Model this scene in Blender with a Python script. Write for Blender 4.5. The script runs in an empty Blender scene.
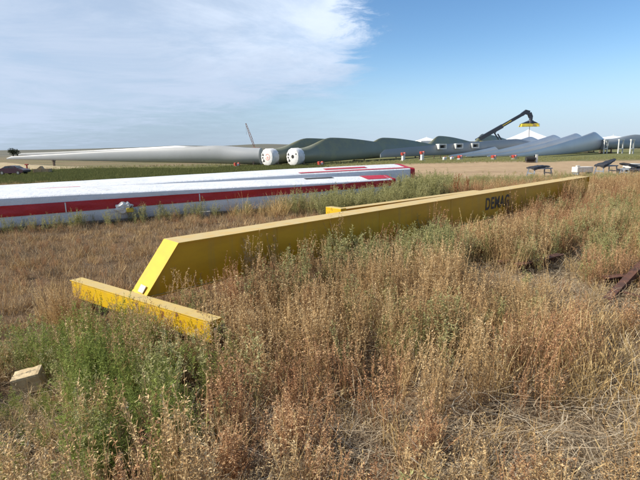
import bpy, bmesh, math, random
import numpy as np
from mathutils import Vector, Matrix, noise

R = math.radians
scene = bpy.context.scene
col = scene.collection

# ------------------------------------------------------------------ camera
cam_d = bpy.data.cameras.new('camera')
cam = bpy.data.objects.new('camera', cam_d)
col.objects.link(cam)
cam_d.sensor_width = 36.0
cam_d.lens = 27.0
cam_d.clip_start = 0.05
cam_d.clip_end = 30000
_f = Vector((0, math.cos(R(11.3)), -math.sin(R(11.3))))
_r0 = Vector((1, 0, 0)); _u0 = _r0.cross(_f)
_r = _r0 * math.cos(R(1.1)) - _u0 * math.sin(R(1.1))
_u = _u0 * math.cos(R(1.1)) + _r0 * math.sin(R(1.1))
cam.matrix_world = Matrix(((_r.x, _u.x, -_f.x, 0), (_r.y, _u.y, -_f.y, 0), (_r.z, _u.z, -_f.z, 2.2), (0, 0, 0, 1)))
scene.camera = cam

# ------------------------------------------------------------------ sky, sun, exposure
SUN_EL, SUN_AZ = 38.0, 262.0            # azimuth clockwise from +Y
w = bpy.data.worlds.new('World'); scene.world = w; w.use_nodes = True
nt = w.node_tree; nt.nodes.clear()
def N(t, kind, **kw):
    n = t.nodes.new(kind)
    for k, v in kw.items(): setattr(n, k, v)
    return n
def mth(t, op, a, b=None, clamp=False):
    n = N(t, 'ShaderNodeMath', operation=op, use_clamp=clamp)
    for i, v in enumerate((a, b)):
        if v is None: continue
        if isinstance(v, (int, float)): n.inputs[i].default_value = v
        else: t.links.new(v, n.inputs[i])
    return n.outputs[0]
def mrange(t, v, a, b, c=0.0, d=1.0, smooth=True):
    n = N(t, 'ShaderNodeMapRange'); n.interpolation_type = 'SMOOTHSTEP' if smooth else 'LINEAR'
    t.links.new(v, n.inputs[0])
    for i, q in enumerate((a, b, c, d)): n.inputs[i + 1].default_value = q
    return n.outputs[0]
def mixc(t, fac, a, b, mode='MIX'):
    n = N(t, 'ShaderNodeMix', data_type='RGBA', blend_type=mode)
    for i, v in ((0, fac), (6, a), (7, b)):
        if isinstance(v, (int, float)): n.inputs[i].default_value = v
        elif isinstance(v, tuple): n.inputs[i].default_value = v if len(v) == 4 else (*v, 1)
        else: t.links.new(v, n.inputs[i])
    return n.outputs[2]
out = N(nt, 'ShaderNodeOutputWorld'); bg = N(nt, 'ShaderNodeBackground')
sky = N(nt, 'ShaderNodeTexSky', sky_type='NISHITA')
sky.sun_disc = False; sky.sun_elevation = R(SUN_EL); sky.sun_rotation = R(SUN_AZ)
sky.altitude = 800; sky.air_density = 1.0; sky.dust_density = 0.2; sky.ozone_density = 2.4
bg.inputs[1].default_value = 0.11
tc = N(nt, 'ShaderNodeTexCoord'); sp = N(nt, 'ShaderNodeSeparateXYZ')
nt.links.new(tc.outputs['Generated'], sp.inputs[0])
az = mth(nt, 'ARCTAN2', sp.outputs[0], sp.outputs[1])
el = mth(nt, 'ARCSINE', sp.outputs[2])
zz = mth(nt, 'ADD', mth(nt, 'MAXIMUM', sp.outputs[2], 0.0), 0.06)
px_ = mth(nt, 'DIVIDE', sp.outputs[0], zz); py_ = mth(nt, 'DIVIDE', sp.outputs[1], zz)
cmb = N(nt, 'ShaderNodeCombineXYZ'); nt.links.new(px_, cmb.inputs[0]); nt.links.new(py_, cmb.inputs[1])
def wnoise(scale, detail, rough, dist=0.0, sc=(1, 1, 1), rot=0.0):
    mp = N(nt, 'ShaderNodeMapping'); mp.inputs['Scale'].default_value = sc; mp.inputs['Rotation'].default_value = (0, 0, rot)
    nt.links.new(cmb.outputs[0], mp.inputs[0])
    n = N(nt, 'ShaderNodeTexNoise'); n.inputs['Scale'].default_value = scale; n.inputs['Detail'].default_value = detail
    n.inputs['Roughness'].default_value = rough; n.inputs['Distortion'].default_value = dist
    nt.links.new(mp.outputs[0], n.inputs['Vector']); return n.outputs[0]
n_big = wnoise(0.9, 6, 0.6, 0.3)
n_fine = wnoise(1.9, 10, 0.70, 0.35, (1, 0.8, 1), 0.5)
n_str = wnoise(0.75, 9, 0.62, 0.5, (0.9, 0.8, 1), 0.25)
# ragged right edge of the cirrus sheet, and its lower edge
wob = mth(nt, 'MULTIPLY', mth(nt, 'SUBTRACT', n_fine, 0.5), 0.30)
wob2 = mth(nt, 'MULTIPLY', mth(nt, 'SUBTRACT', n_big, 0.5), 0.10)
azw = mth(nt, 'ADD', mth(nt, 'ADD', az, wob), wob2)
m_az = mrange(nt, azw, 0.115, 0.035)
elw = mth(nt, 'ADD', el, mth(nt, 'MULTIPLY', wob, 0.35))
low = mth(nt, 'SUBTRACT', mth(nt, 'ADD', elw, mth(nt, 'MULTIPLY', mth(nt, 'SUBTRACT', n_str, 0.5), 0.10)), mth(nt, 'MULTIPLY', mth(nt, 'MINIMUM', mth(nt, 'MAXIMUM', az, -1.0), 0.2), 0.17))
m_el = mrange(nt, low, 0.070, 0.150)
dens = mrange(nt, n_str, 0.34, 0.60, 0.55, 0.97)
cl = mth(nt, 'MULTIPLY', mth(nt, 'MULTIPLY', m_az, m_el), dens)
# thin grey veil that lies under the sheet, towards the left horizon
veil = mth(nt, 'MULTIPLY', mrange(nt, azw, 0.20, -0.35, 0.0, 0.62), mrange(nt, n_str, 0.2, 0.7, 0.75, 1.0))
hz = mrange(nt, el, 0.0, 0.20, 0.85, 0.0)
hz = mth(nt, 'POWER', hz, 1.5)
hsv = N(nt, 'ShaderNodeHueSaturation'); hsv.inputs['Saturation'].default_value = 1.18; hsv.inputs['Value'].default_value = 1.08
nt.links.new(sky.outputs[0], hsv.inputs['Color'])
c0 = mixc(nt, hz, hsv.outputs[0], (2.95, 4.15, 5.9, 1))
c1 = mixc(nt, veil, c0, (2.3, 2.95, 3.75, 1))
glow = mth(nt, 'MULTIPLY', mrange(nt, azw, -0.45, 0.06), mrange(nt, elw, 0.10, 0.24))
cc = mixc(nt, glow, (4.1, 4.9, 6.2, 1), (5.9, 6.7, 7.9, 1))
c2 = mixc(nt, cl, c1, cc)
nt.links.new(c2, bg.inputs[0]); nt.links.new(bg.outputs[0], out.inputs[0])

sun_d = bpy.data.lights.new('sun', 'SUN'); sun_d.energy = 5.0; sun_d.angle = R(0.5); sun_d.color = (1.0, 0.93, 0.82)
sun = bpy.data.objects.new('sun', sun_d); col.objects.link(sun)
sdir = Vector((math.sin(R(SUN_AZ)) * math.cos(R(SUN_EL)), math.cos(R(SUN_AZ)) * math.cos(R(SUN_EL)), math.sin(R(SUN_EL))))
sun.rotation_euler = (-sdir).to_track_quat('-Z', 'Y').to_euler()
vs = scene.view_settings
vs.view_transform = 'Standard'; vs.look = 'None'; vs.gamma = 1.0; vs.exposure = 0.40; vs.use_curve_mapping = False

# ------------------------------------------------------------------ helpers
def smooth01(t):
    t = min(1.0, max(0.0, t)); return t * t * (3 - 2 * t)
def ground(x, y):
    z = -2.0 * smooth01((y - 16) / 46.0)
    d = math.hypot(x, y)
    if d > 700:
        k = smooth01((d - 700) / 2500)
        a = math.atan2(x, y)
        z += k * (9 * max(0, math.sin(a * 7 + 2.6)) + 7 * max(0, math.sin(a * 17 + 1.0)) + 3 * math.sin(a * 41)) * (d / 3200 if d < 3200 else 1.0)
    if d < 60:
        z += 0.03 * math.sin(x * 1.7 + y * 0.6) * math.sin(y * 1.3 - x * 0.4)
    return z

def tag(o, label=None, cat=None, group=None, kind=None):
    if label: o['label'] = label
    if cat: o['category'] = cat
    if group: o['group'] = group
    if kind: o['kind'] = kind
    return o
def link_mesh(name, me, parent=None, loc=None):
    o = bpy.data.objects.new(name, me); col.objects.link(o)
    if parent: o.parent = parent
    if loc is not None: o.location = loc
    return o
def empty(name, loc=(0, 0, 0), rz=0.0, **kw):
    o = bpy.data.objects.new(name, None); col.objects.link(o)
    o.location = loc; o.rotation_euler = (0, 0, rz); o.empty_display_size = 0.2
    tag(o, **kw); return o
def copy_tree(o, parent=None):
    c = o.copy(); col.objects.link(c)
    if parent: c.parent = parent
    for ch in list(o.children): copy_tree(ch, c)
    return c
class MB:
    """collects verts and faces; build() links them as one mesh object"""
    def __init__(s): s.v = []; s.f = []; s.m = []
    def add(s, v, f, mi=0):
        b = len(s.v); s.v += [tuple(p) for p in v]; s.f += [tuple(i + b for i in q) for q in f]; s.m += [mi] * len(f); return s
    def box(s, c, d, rz=0.0, M=None, mi=0, bev=0.0):
        x, y, z = d[0] / 2, d[1] / 2, d[2] / 2
        if bev <= 0:
            v = [(-x, -y, -z), (x, -y, -z), (x, y, -z), (-x, y, -z), (-x, -y, z), (x, -y, z), (x, y, z), (-x, y, z)]
            f = [(0, 3, 2, 1), (4, 5, 6, 7), (0, 1, 5, 4), (1, 2, 6, 5), (2, 3, 7, 6), (3, 0, 4, 7)]
        else:
            bm = bmesh.new(); bmesh.ops.create_cube(bm, size=1)
            for q in bm.verts: q.co = Vector((q.co.x * 2 * x, q.co.y * 2 * y, q.co.z * 2 * z))
            bmesh.ops.bevel(bm, geom=bm.edges[:], offset=bev, segments=2, affect='EDGES', profile=0.5)
            bm.verts.index_update()
            v = [tuple(q.co) for q in bm.verts]; f = [tuple(q.index for q in fa.verts) for fa in bm.faces]; bm.free()
        T = Matrix.Translation(c) @ (M if M else Matrix.Rotation(rz, 4, 'Z'))
        return s.add([T @ Vector(p) for p in v], f, mi)
    def tube(s, a, b, r, r2=None, n=10, mi=0, cap=True):
        a = Vector(a); b = Vector(b); r2 = r if r2 is None else r2
        q = (b - a).to_track_quat('Z', 'Y'); L = (b - a).length
        v = []
        for k in range(n):
            t = 2 * math.pi * k / n; v.append(a + q @ Vector((r * math.cos(t), r * math.sin(t), 0)))
        for k in range(n):
            t = 2 * math.pi * k / n; v.append(a + q @ Vector((r2 * math.cos(t), r2 * math.sin(t), L)))
        f = [(k, (k + 1) % n, n + (k + 1) % n, n + k) for k in range(n)]
        if cap: f += [tuple(range(n - 1, -1, -1)), tuple(range(n, 2 * n))]
        return s.add(v, f, mi)
    def bar(s, a, b, wd, ht, mi=0):
        a = Vector(a); b = Vector(b); d = b - a; L = d.length
        q = d.to_track_quat('X', 'Z').to_matrix().to_4x4()
        return s.box((a + b) / 2, (L, wd, ht), M=q, mi=mi)
    def loft(s, rings, closed=True, cap=True, mi=0):
        n = len(rings[0]); v = [p for r in rings for p in r]; f = []
        for i in range(len(rings) - 1):
            for k in range(n if closed else n - 1):
                k2 = (k + 1) % n; f.append((i * n + k, i * n + k2, (i + 1) * n + k2, (i + 1) * n + k))
        if cap and closed:
            f.append(tuple(range(n - 1, -1, -1))); f.append(tuple((len(rings) - 1) * n + k for k in range(n)))
        return s.add(v, f, mi)
    def prism(s, outline, depth_vec, mi=0):
        n = len(outline); d = Vector(depth_vec)
        v = [Vector(p) for p in outline] + [Vector(p) + d for p in outline]
        f = [tuple(range(n - 1, -1, -1)), tuple(range(n, 2 * n))] + [(k, (k + 1) % n, n + (k + 1) % n, n + k) for k in range(n)]
        return s.add(v, f, mi)
    def mesh(s, name, mats, smooth=False, autos=None):
        me = bpy.data.meshes.new(name); me.from_pydata(s.v, [], s.f)
        for m in (mats if isinstance(mats, (list, tuple)) else [mats]): me.materials.append(m)
        me.polygons.foreach_set('material_index', s.m)
        bm = bmesh.new(); bm.from_mesh(me); bmesh.ops.recalc_face_normals(bm, faces=bm.faces[:])
        if smooth:
            for fa in bm.faces: fa.smooth = True
            for e in bm.edges:
                if len(e.link_faces) == 2 and e.calc_face_angle(0) > R(autos or 40): e.smooth = False
        bm.to_mesh(me); bm.free(); me.update(); return me
    def build(s, name, mats, parent=None, smooth=False, autos=None, loc=None):
        return link_mesh(name, s.mesh(name, mats, smooth, autos), parent, loc)

# ------------------------------------------------------------------ materials
def new_mat(name):
    m = bpy.data.materials.new(name); m.use_nodes = True
    t = m.node_tree; b = t.nodes['Principled BSDF']; return m, t, b
def coords(t, kind='Object'):
    return N(t, 'ShaderNodeTexCoord').outputs[kind]
def nse(t, vec, scale, detail=4, rough=0.55, sc=None, dist=0.0):
    if sc:
        mp = N(t, 'ShaderNodeMapping'); mp.inputs['Scale'].default_value = sc; t.links.new(vec, mp.inputs[0]); vec = mp.outputs[0]
    n = N(t, 'ShaderNodeTexNoise'); n.inputs['Scale'].default_value = scale; n.inputs['Detail'].default_value = detail
    n.inputs['Roughness'].default_value = rough; n.inputs['Distortion'].default_value = dist
    t.links.new(vec, n.inputs['Vector']); return n.outputs[0]
def bump(t, b, h, strength, distance):
    n = N(t, 'ShaderNodeBump'); n.inputs['Strength'].default_value = strength; n.inputs['Distance'].default_value = distance
    t.links.new(h, n.inputs['Height']); t.links.new(n.outputs[0], b.inputs['Normal'])
def paint(name, c, c2, rough=0.45, scale=3, spots=None, spot_c=(0.15, 0.07, 0.03), thr=0.66, bs=0.15, bd=0.004, metal=0.0, sc=None, fine=40):
    m, t, b = new_mat(name); v = coords(t)
    a = nse(t, v, scale, 5, 0.6, sc); f = nse(t, v, fine, 3, 0.6)
    c0 = mixc(t, mrange(t, a, 0.3, 0.7), c, c2)
    if spots:
        s_ = nse(t, v, spots, 8, 0.7)
        c0 = mixc(t, mrange(t, s_, thr, thr + 0.06), c0, spot_c)
    t.links.new(c0, b.inputs['Base Color'])
    t.links.new(mrange(t, a, 0.2, 0.8, rough * 0.85, min(1, rough * 1.2)), b.inputs['Roughness'])
    b.inputs['Metallic'].default_value = metal
    bump(t, b, f, bs, bd); return m
def pale_top_paint(name, c, c2, top_c, rough=0.42, spots=5, thr=0.68):
    """paint whose upward faces are mixed towards a paler tan"""
    m, t, b = new_mat(name); v = coords(t)
    a = nse(t, v, 2.0, 6, 0.62, (0.6, 0.6, 2.0)); f = nse(t, v, 60, 3, 0.6)
    c0 = mixc(t, mrange(t, a, 0.3, 0.7), c, c2)
    s_ = nse(t, v, spots, 9, 0.72)
    c0 = mixc(t, mrange(t, s_, thr, thr + 0.05), c0, (0.20, 0.09, 0.035))
    st = nse(t, v, 9, 5, 0.6, (1, 1, 0.08))
    c0 = mixc(t, mrange(t, st, 0.5, 0.75, 0, 0.3), c0, (0.30, 0.22, 0.09))
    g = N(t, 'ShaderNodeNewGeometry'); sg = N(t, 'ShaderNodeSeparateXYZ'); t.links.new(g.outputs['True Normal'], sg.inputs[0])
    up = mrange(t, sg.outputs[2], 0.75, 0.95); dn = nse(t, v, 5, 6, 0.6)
    c0 = mixc(t, mth(t, 'MULTIPLY', up, mrange(t, dn, 0.25, 0.6, 0.55, 0.95)), c0, top_c)  # upward faces blend to the paler tan in uneven patches
    t.links.new(c0, b.inputs['Base Color'])
    t.links.new(mrange(t, up, 0, 1, rough, 0.8), b.inputs['Roughness'])
    bump(t, b, f, 0.12, 0.003); return m
M = {}
M['girder'] = pale_top_paint('girder_yellow', (0.62, 0.325, 0.004), (0.53, 0.27, 0.004), (0.50, 0.39, 0.19))
M['girder_bright'] = pale_top_paint('carriage_yellow', (0.66, 0.43, 0.012), (0.56, 0.34, 0.012), (0.50, 0.38, 0.16), spots=9, thr=0.57)
M['slope_yellow'] = pale_top_paint('slope_yellow', (0.66, 0.43, 0.012), (0.58, 0.36, 0.012), (0.50, 0.38, 0.16), spots=7, thr=0.68)
M['wheel_steel'] = paint('wheel_steel', (0.10, 0.08, 0.07), (0.16, 0.10, 0.06), 0.55, 8)
M['bare_plate'] = paint('bare_plate', (0.60, 0.57, 0.50), (0.45, 0.40, 0.30), 0.5, 12)
M['letter'] = paint('letter_black', (0.018, 0.016, 0.014), (0.04, 0.035, 0.03), 0.5, 10, spots=26, spot_c=(0.42, 0.25, 0.02), thr=0.60)
M['rust'] = paint('rust', (0.13, 0.055, 0.032), (0.065, 0.032, 0.024), 0.85, 9, spots=20, spot_c=(0.26, 0.12, 0.06), bs=0.5, bd=0.004)
M['block'] = paint('weathered_block', (0.56, 0.44, 0.26), (0.42, 0.31, 0.17), 0.9, 9, spots=30, spot_c=(0.2, 0.15, 0.1), thr=0.6, bs=0.7, bd=0.006)
M['concrete'] = paint('concrete', (0.42, 0.39, 0.34), (0.3, 0.28, 0.24), 0.9, 8, bs=0.5)
M['blade_white'] = paint('blade_white', (0.36, 0.37, 0.37), (0.31, 0.32, 0.32), 0.38, 0.15, spots=0.25, spot_c=(0.28, 0.28, 0.28), thr=0.62, bs=0.0)
M['blade_grey'] = paint('blade_grey', (0.62, 0.63, 0.64), (0.55, 0.56, 0.57), 0.35, 0.12, spots=0.3, spot_c=(0.52, 0.53, 0.55), thr=0.62, bs=0.0)
M['blade_olive'] = paint('blade_olive', (0.215, 0.215, 0.135), (0.185, 0.19, 0.125), 0.45, 0.10, spots=0.1, spot_c=(0.24, 0.235, 0.13), thr=0.5, bs=0.0)
M['blade_mid'] = paint('blade_mid_grey', (0.27, 0.29, 0.30), (0.23, 0.25, 0.26), 0.4, 0.12, bs=0.0)
M['cover_white'] = paint('cover_white', (0.78, 0.77, 0.75), (0.62, 0.61, 0.58), 0.55, 1.2, bs=0.5, bd=0.08, fine=3)
M['logo_red'] = paint('logo_red', (0.60, 0.10, 0.07), (0.5, 0.12, 0.09), 0.5, 2)
M['logo_faded'] = paint('logo_faded', (0.62, 0.26, 0.22), (0.66, 0.42, 0.38), 0.6, 2)
M['dark'] = paint('dark_opening', (0.02, 0.02, 0.02), (0.035, 0.033, 0.03), 0.8, 2)
M['red'] = paint('film_red', (0.50, 0.018, 0.025), (0.40, 0.014, 0.022), 0.42, 1.5, bs=0.6, bd=0.02, fine=9)
M['frame_white'] = paint('frame_white', (0.68, 0.68, 0.66), (0.55, 0.54, 0.50), 0.5, 1)
M['cradle_red'] = paint('cradle_red', (0.50, 0.07, 0.05), (0.38, 0.06, 0.04), 0.5, 2)
M['navy'] = paint('machine_navy', (0.022, 0.028, 0.042), (0.035, 0.04, 0.055), 0.4, 1)
M['machine_yellow'] = paint('machine_yellow', (0.78, 0.60, 0.05), (0.62, 0.46, 0.05), 0.45, 1)
M['tyre'] = paint('tyre', (0.02, 0.02, 0.02), (0.035, 0.033, 0.03), 0.85, 3)
M['glass'] = paint('car_glass', (0.02, 0.025, 0.03), (0.03, 0.035, 0.04), 0.08, 1, bs=0.0)
M['maroon'] = paint('car_maroon', (0.045, 0.008, 0.012), (0.035, 0.007, 0.010), 0.25, 1, bs=0.0)
M['chrome'] = paint('chrome', (0.5, 0.5, 0.5), (0.4, 0.4, 0.4), 0.3, 3, metal=0.8)
M['tent'] = paint('tent_white', (0.85, 0.85, 0.84), (0.78, 0.78, 0.77), 0.6, 0.3)
M['crane_tan'] = paint('crane_orange', (0.42, 0.20, 0.12), (0.36, 0.19, 0.12), 0.5, 1)
M['steel_blue'] = paint('steel_blue', (0.16, 0.20, 0.26), (0.22, 0.25, 0.29), 0.5, 2)
M['rubber_sheet'] = paint('rubber_sheet', (0.015, 0.016, 0.02), (0.03, 0.03, 0.035), 0.55, 2, bs=0.4, bd=0.03, fine=3)
M['crate_white'] = paint('crate_white', (0.72, 0.68, 0.60), (0.60, 0.56, 0.48), 0.6, 2)
M['timber'] = paint('timber', (0.48, 0.33, 0.18), (0.38, 0.26, 0.15), 0.8, 3, sc=(1, 8, 8))
M['bark'] = paint('bark', (0.10, 0.07, 0.05), (0.06, 0.045, 0.035), 0.9, 6)
M['film_scrap'] = paint('film_scrap', (0.72, 0.71, 0.68), (0.6, 0.58, 0.52), 0.4, 8)
# wrap film: white plastic sheet, creased
def film(name, c, c2):
    m, t, b = new_mat(name); v = coords(t)
    a = nse(t, v, 1.3, 5, 0.6, (1, 1, 2)); dirt = nse(t, v, 3.5, 8, 0.7, (0.6, 0.6, 1.6))
    c0 = mixc(t, mrange(t, a, 0.3, 0.7), c, c2)
    c0 = mixc(t, mrange(t, dirt, 0.56, 0.70, 0, 0.4), c0, (0.42, 0.37, 0.28))
    t.links.new(c0, b.inputs['Base Color']); b.inputs['Roughness'].default_value = 0.42
    w1 = nse(t, v, 2.0, 6, 0.6, (2.2, 2.2, 0.7), 1.2); w2 = nse(t, v, 14, 4, 0.6, (0.5, 0.5, 2))
    hh = mth(t, 'ADD', w1, mth(t, 'MULTIPLY', w2, 0.25)); bump(t, b, hh, 0.6, 0.045); return m
M['film'] = film('film_white', (0.74, 0.74, 0.745), (0.64, 0.645, 0.65))

# ground: dry soil and litter near by, with a green strip, a graded sandy pad and dry prairie by distance
def ground_mat():
    m, t, b = new_mat('dry_ground'); v = coords(t); s3 = N(t, 'ShaderNodeSeparateXYZ'); t.links.new(v, s3.inputs[0]); X, Y = s3.outputs[0], s3.outputs[1]
    n1 = nse(t, v, 0.8, 8, 0.65); n2 = nse(t, v, 14, 6, 0.7); n3 = nse(t, v, 0.05, 6, 0.6); n4 = nse(t, v, 60, 3, 0.7)
    near = mixc(t, mrange(t, n1, 0.35, 0.65), (0.19, 0.12, 0.065), (0.13, 0.08, 0.045))
    near = mixc(t, mrange(t, n2, 0.45, 0.7), near, (0.27, 0.18, 0.095))
    near = mixc(t, mrange(t, n4, 0.6, 0.75), near, (0.36, 0.27, 0.17))
    wx = mth(t, 'MULTIPLY', mth(t, 'SUBTRACT', n3, 0.5), 30)
    Yw = mth(t, 'ADD', Y, wx); Xw = mth(t, 'ADD', X, wx)
    far = mixc(t, mrange(t, n3, 0.4, 0.6), (0.22, 0.165, 0.095), (0.17, 0.15, 0.075))
    g1 = mixc(t, mrange(t, n1, 0.3, 0.7), (0.13, 0.15, 0.045), (0.20, 0.19, 0.075))
    sand = mixc(t, mrange(t, n1, 0.3, 0.7), (0.46, 0.33, 0.20), (0.36, 0.25, 0.145))
    sand = mixc(t, mrange(t, n2, 0.5, 0.75, 0, 0.5), sand, (0.27, 0.19, 0.11))
    rut = nse(t, v, 0.5, 4, 0.6, (0.05, 1.2, 1), 0.4); peb = nse(t, v, 1.6, 6, 0.75, (0.5, 1.3, 1))
    sand = mixc(t, mrange(t, rut, 0.52, 0.66, 0, 0.55), sand, (0.24, 0.165, 0.10)); sand = mixc(t, mrange(t, peb, 0.58, 0.68, 0, 0.6), sand, (0.20, 0.17, 0.08))
    far = mixc(t, mrange(t, peb, 0.55, 0.7, 0, 0.6), far, (0.11, 0.10, 0.045))
    Yw = mth(t, 'ADD', Yw, mth(t, 'MULTIPLY', mth(t, 'SUBTRACT', nse(t, v, 0.25, 6, 0.7), 0.5), 22))
    c0 = mixc(t, mrange(t, Y, 26, 40), near, far)
    # grey-green strip at left
    ml = mth(t, 'MULTIPLY', mth(t, 'MULTIPLY', mrange(t, Yw, 50, 60), mrange(t, Yw, 112, 98)), mrange(t, Xw, 4, -8))
    c0 = mixc(t, ml, c0, g1)
    # sandy pad at right
    ms = mth(t, 'MULTIPLY', mth(t, 'MULTIPLY', mrange(t, Yw, 36, 44), mrange(t, Yw, 104, 92)), mrange(t, Xw, 4, 12))
    c0 = mixc(t, ms, c0, sand)
    mr = mth(t, 'MULTIPLY', mth(t, 'MULTIPLY', mrange(t, Yw, 92, 104), mrange(t, Yw, 200, 170)), mrange(t, Xw, -14, 0))
    c0 = mixc(t, mr, c0, (0.15, 0.15, 0.06))
    c0 = mixc(t, mrange(t, Y, 170, 400), c0, mixc(t, mrange(t, nse(t, v, 0.004, 5, 0.6, (0.5, 1.5, 1)), 0.42, 0.58), (0.17, 0.155, 0.115), (0.09, 0.10, 0.085)))
    t.links.new(c0, b.inputs['Base Color']); b.inputs['Roughness'].default_value = 0.95
    b.inputs['Specular IOR Level'].default_value = 0.15
    hh = mth(t, 'ADD', n2, mth(t, 'MULTIPLY', n4, 0.4)); bump(t, b, hh, 0.9, 0.05); return m
M['ground'] = ground_mat()
M['berm'] = paint('berm_soil', (0.42, 0.33, 0.19), (0.34, 0.27, 0.15), 0.95, 0.5, bs=0.8, bd=0.1, fine=3)

# ------------------------------------------------------------------ ground sheet
def sinhspace(a, b, n, k):
    t = np.linspace(-1, 1, n); s = np.sinh(t * k) / math.sinh(k); return np.where(s < 0, -s * a, s * b)
xs = sinhspace(-9000, 9000, 301, 8.6)
ys = sinhspace(-3000, 12000, 331, 8.8)
gv = [(x, y, ground(x, y)) for y in ys for x in xs]; nx = len(xs)
gf = [(j * nx + i, j * nx + i + 1, (j + 1) * nx + i + 1, (j + 1) * nx + i) for j in range(len(ys) - 1) for i in range(nx - 1)]
gm = bpy.data.meshes.new('ground'); gm.from_pydata(gv, [], gf); gm.materials.append(M['ground'])
gm.polygons.foreach_set('use_smooth', [True] * len(gf))
tag(link_mesh('ground', gm), kind='structure')

# ------------------------------------------------------------------ girders
GD = Vector((0.738, 0.674, 0)).normalized(); GP = Vector((-GD.y, GD.x, 0))       # along, and away from the camera
def girder(name, base, L, z0, z1, width, run, label, group, letters=False):
    """box girder: origin at near end bottom corner on the camera side; x along, y across"""
    root = empty(name, base, math.atan2(GD.y, GD.x), label=label, cat='crane girder', group=group)
    T = 0.010; H = z1 - z0
    # camera-side and far-side webs, tapered at the near end
    for nm_y in (0.03, width - 0.03 - T):
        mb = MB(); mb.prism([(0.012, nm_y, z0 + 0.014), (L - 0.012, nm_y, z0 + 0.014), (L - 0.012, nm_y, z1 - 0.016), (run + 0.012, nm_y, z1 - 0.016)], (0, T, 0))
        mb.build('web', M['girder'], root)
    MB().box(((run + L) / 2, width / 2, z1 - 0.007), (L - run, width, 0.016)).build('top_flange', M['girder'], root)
    MB().box((L / 2, width / 2, z0 + 0.006), (L, width, 0.016)).build('bottom_flange', M['girder'], root)
    dx, dz = run, H; ln = math.hypot(dx, dz); nx_, nz_ = -dz / ln, dx / ln
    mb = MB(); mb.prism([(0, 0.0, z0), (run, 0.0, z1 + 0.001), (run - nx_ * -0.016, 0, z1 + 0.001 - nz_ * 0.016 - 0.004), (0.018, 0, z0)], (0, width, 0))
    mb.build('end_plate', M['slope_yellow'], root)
    MB().box((L - 0.004, width / 2, (z0 + z1) / 2), (0.012, width - 0.004, H - 0.04)).build('end_plate', M['girder'], root)
    k = run + 1.6
    while k < L - 0.5:
        MB().box((k, 0.0285, (z0 + z1) / 2), (0.012, 0.005, H - 0.05)).build('weld_seam', M['girder'], root); k += 2.35
    MB().box(((run + L) / 2, 0.026, z1 - 0.018), (L - run - 0.1, 0.008, 0.008)).build('weld_seam', M['girder'], root)
    return root
g1 = girder('crane_girder', (-2.17, 5.655, 0), 14.85, 0.37, 1.0, 0.42, 0.50,
            'long yellow box girder with a sloped near end and black DEMAG lettering', 'yellow crane girders')
# lettering on the camera-side web
cu = bpy.data.curves.new('lettering', 'FONT'); cu.body = 'DEMAG'; cu.size = 0.39; cu.extrude = 0.0015; cu.space_character = 1.13
cu.offset = 0.012; cu.shear = 0.05; cu.align_x = 'CENTER'
tmp = bpy.data.objects.new('tmp', cu); col.objects.link(tmp)
bpy.context.view_layer.update()
dg = bpy.context.evaluated_depsgraph_get(); lm = bpy.data.meshes.new_from_object(tmp.evaluated_get(dg)); bpy.data.objects.remove(tmp)
lm.materials.clear(); lm.materials.append(M['letter'])
lt = link_mesh('lettering', lm, g1); lt.rotation_euler = (R(90), 0, 0); lt.location = (8.85, 0.0265, 0.60); lt.scale = (0.82, 1.0, 1.0)
lt['label'] = 'black letters DEMAG on the shaded web'

# end carriage at the near end, bolted below the slope
cL = Vector((-3.39, 6.26, 0)); cR = Vector((-1.14, 4.59, 0)); cd = (cR - cL).normalized(); cn = Vector((-cd.y, cd.x, 0))
if cn.y < 0: cn = -cn
ginv = Matrix.Translation(g1.location) @ Matrix.Rotation(g1.rotation_euler.z, 4, 'Z'); ginv.invert()
def to_g(p): return ginv @ Vector(p)
CL = (cR - cL).length; mid = (cL + cR) / 2 + cn * 0.09; rot = math.atan2(cd.y, cd.x) - g1.rotation_euler.z
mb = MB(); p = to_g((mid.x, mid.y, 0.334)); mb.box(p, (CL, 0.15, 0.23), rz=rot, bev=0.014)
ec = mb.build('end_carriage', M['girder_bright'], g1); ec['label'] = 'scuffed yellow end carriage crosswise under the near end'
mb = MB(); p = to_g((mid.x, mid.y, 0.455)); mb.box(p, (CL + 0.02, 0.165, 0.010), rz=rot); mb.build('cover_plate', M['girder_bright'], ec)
for q in (0.06, 0.94):
    c = cL.lerp(cR, q) + cn * 0.12; a = to_g((c - cn * 0.06).to_tuple()[:2] + (0.13,)); b_ = to_g((c + cn * 0.06).to_tuple()[:2] + (0.13,))
    MB().tube(a, b_, 0.13, n=20).build('wheel', M['wheel_steel'], ec, smooth=True)
    c2 = cL.lerp(cR, 0.0 if q < 0.5 else 1.0) + cn * 0.12 + cd * (0.03 if q > 0.5 else -0.03)
    MB().box(to_g((c2.x, c2.y, 0.31)), (0.05, 0.16, 0.16), rz=rot, bev=0.02).build('buffer', M['wheel_steel'], ec)
c = cL.lerp(cR, 0.50) - cn * 0.004
# joint plates where the girder meets the carriage
# worn pale plate where the slope meets the carriage
MB().box((0.045, 0.17, 0.455), (0.012, 0.15, 0.10), M=Matrix.Rotation(R(34), 4, 'Y'), bev=0.004).build('joint_plate', M['bare_plate'], g1)
# far end carriage stub
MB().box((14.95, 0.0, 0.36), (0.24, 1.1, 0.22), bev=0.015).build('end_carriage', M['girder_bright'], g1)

g2 = girder('crane_girder', (0.62, 12.72, -0.02), 6.6, 0.10, 0.50, 0.30, 0.05,
            'lower yellow girder lying behind the long one, mostly hidden by it', 'yellow crane girders')
g2.rotation_euler.z = math.atan2(17.62 - 12.67, 6.64 - 0.65)
mb = MB().box((-0.10, 0.16, 0.44), (0.20, 0.62, 0.22), bev=0.015); mb.build('end_carriage', M['girder_bright'], g2)

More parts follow.
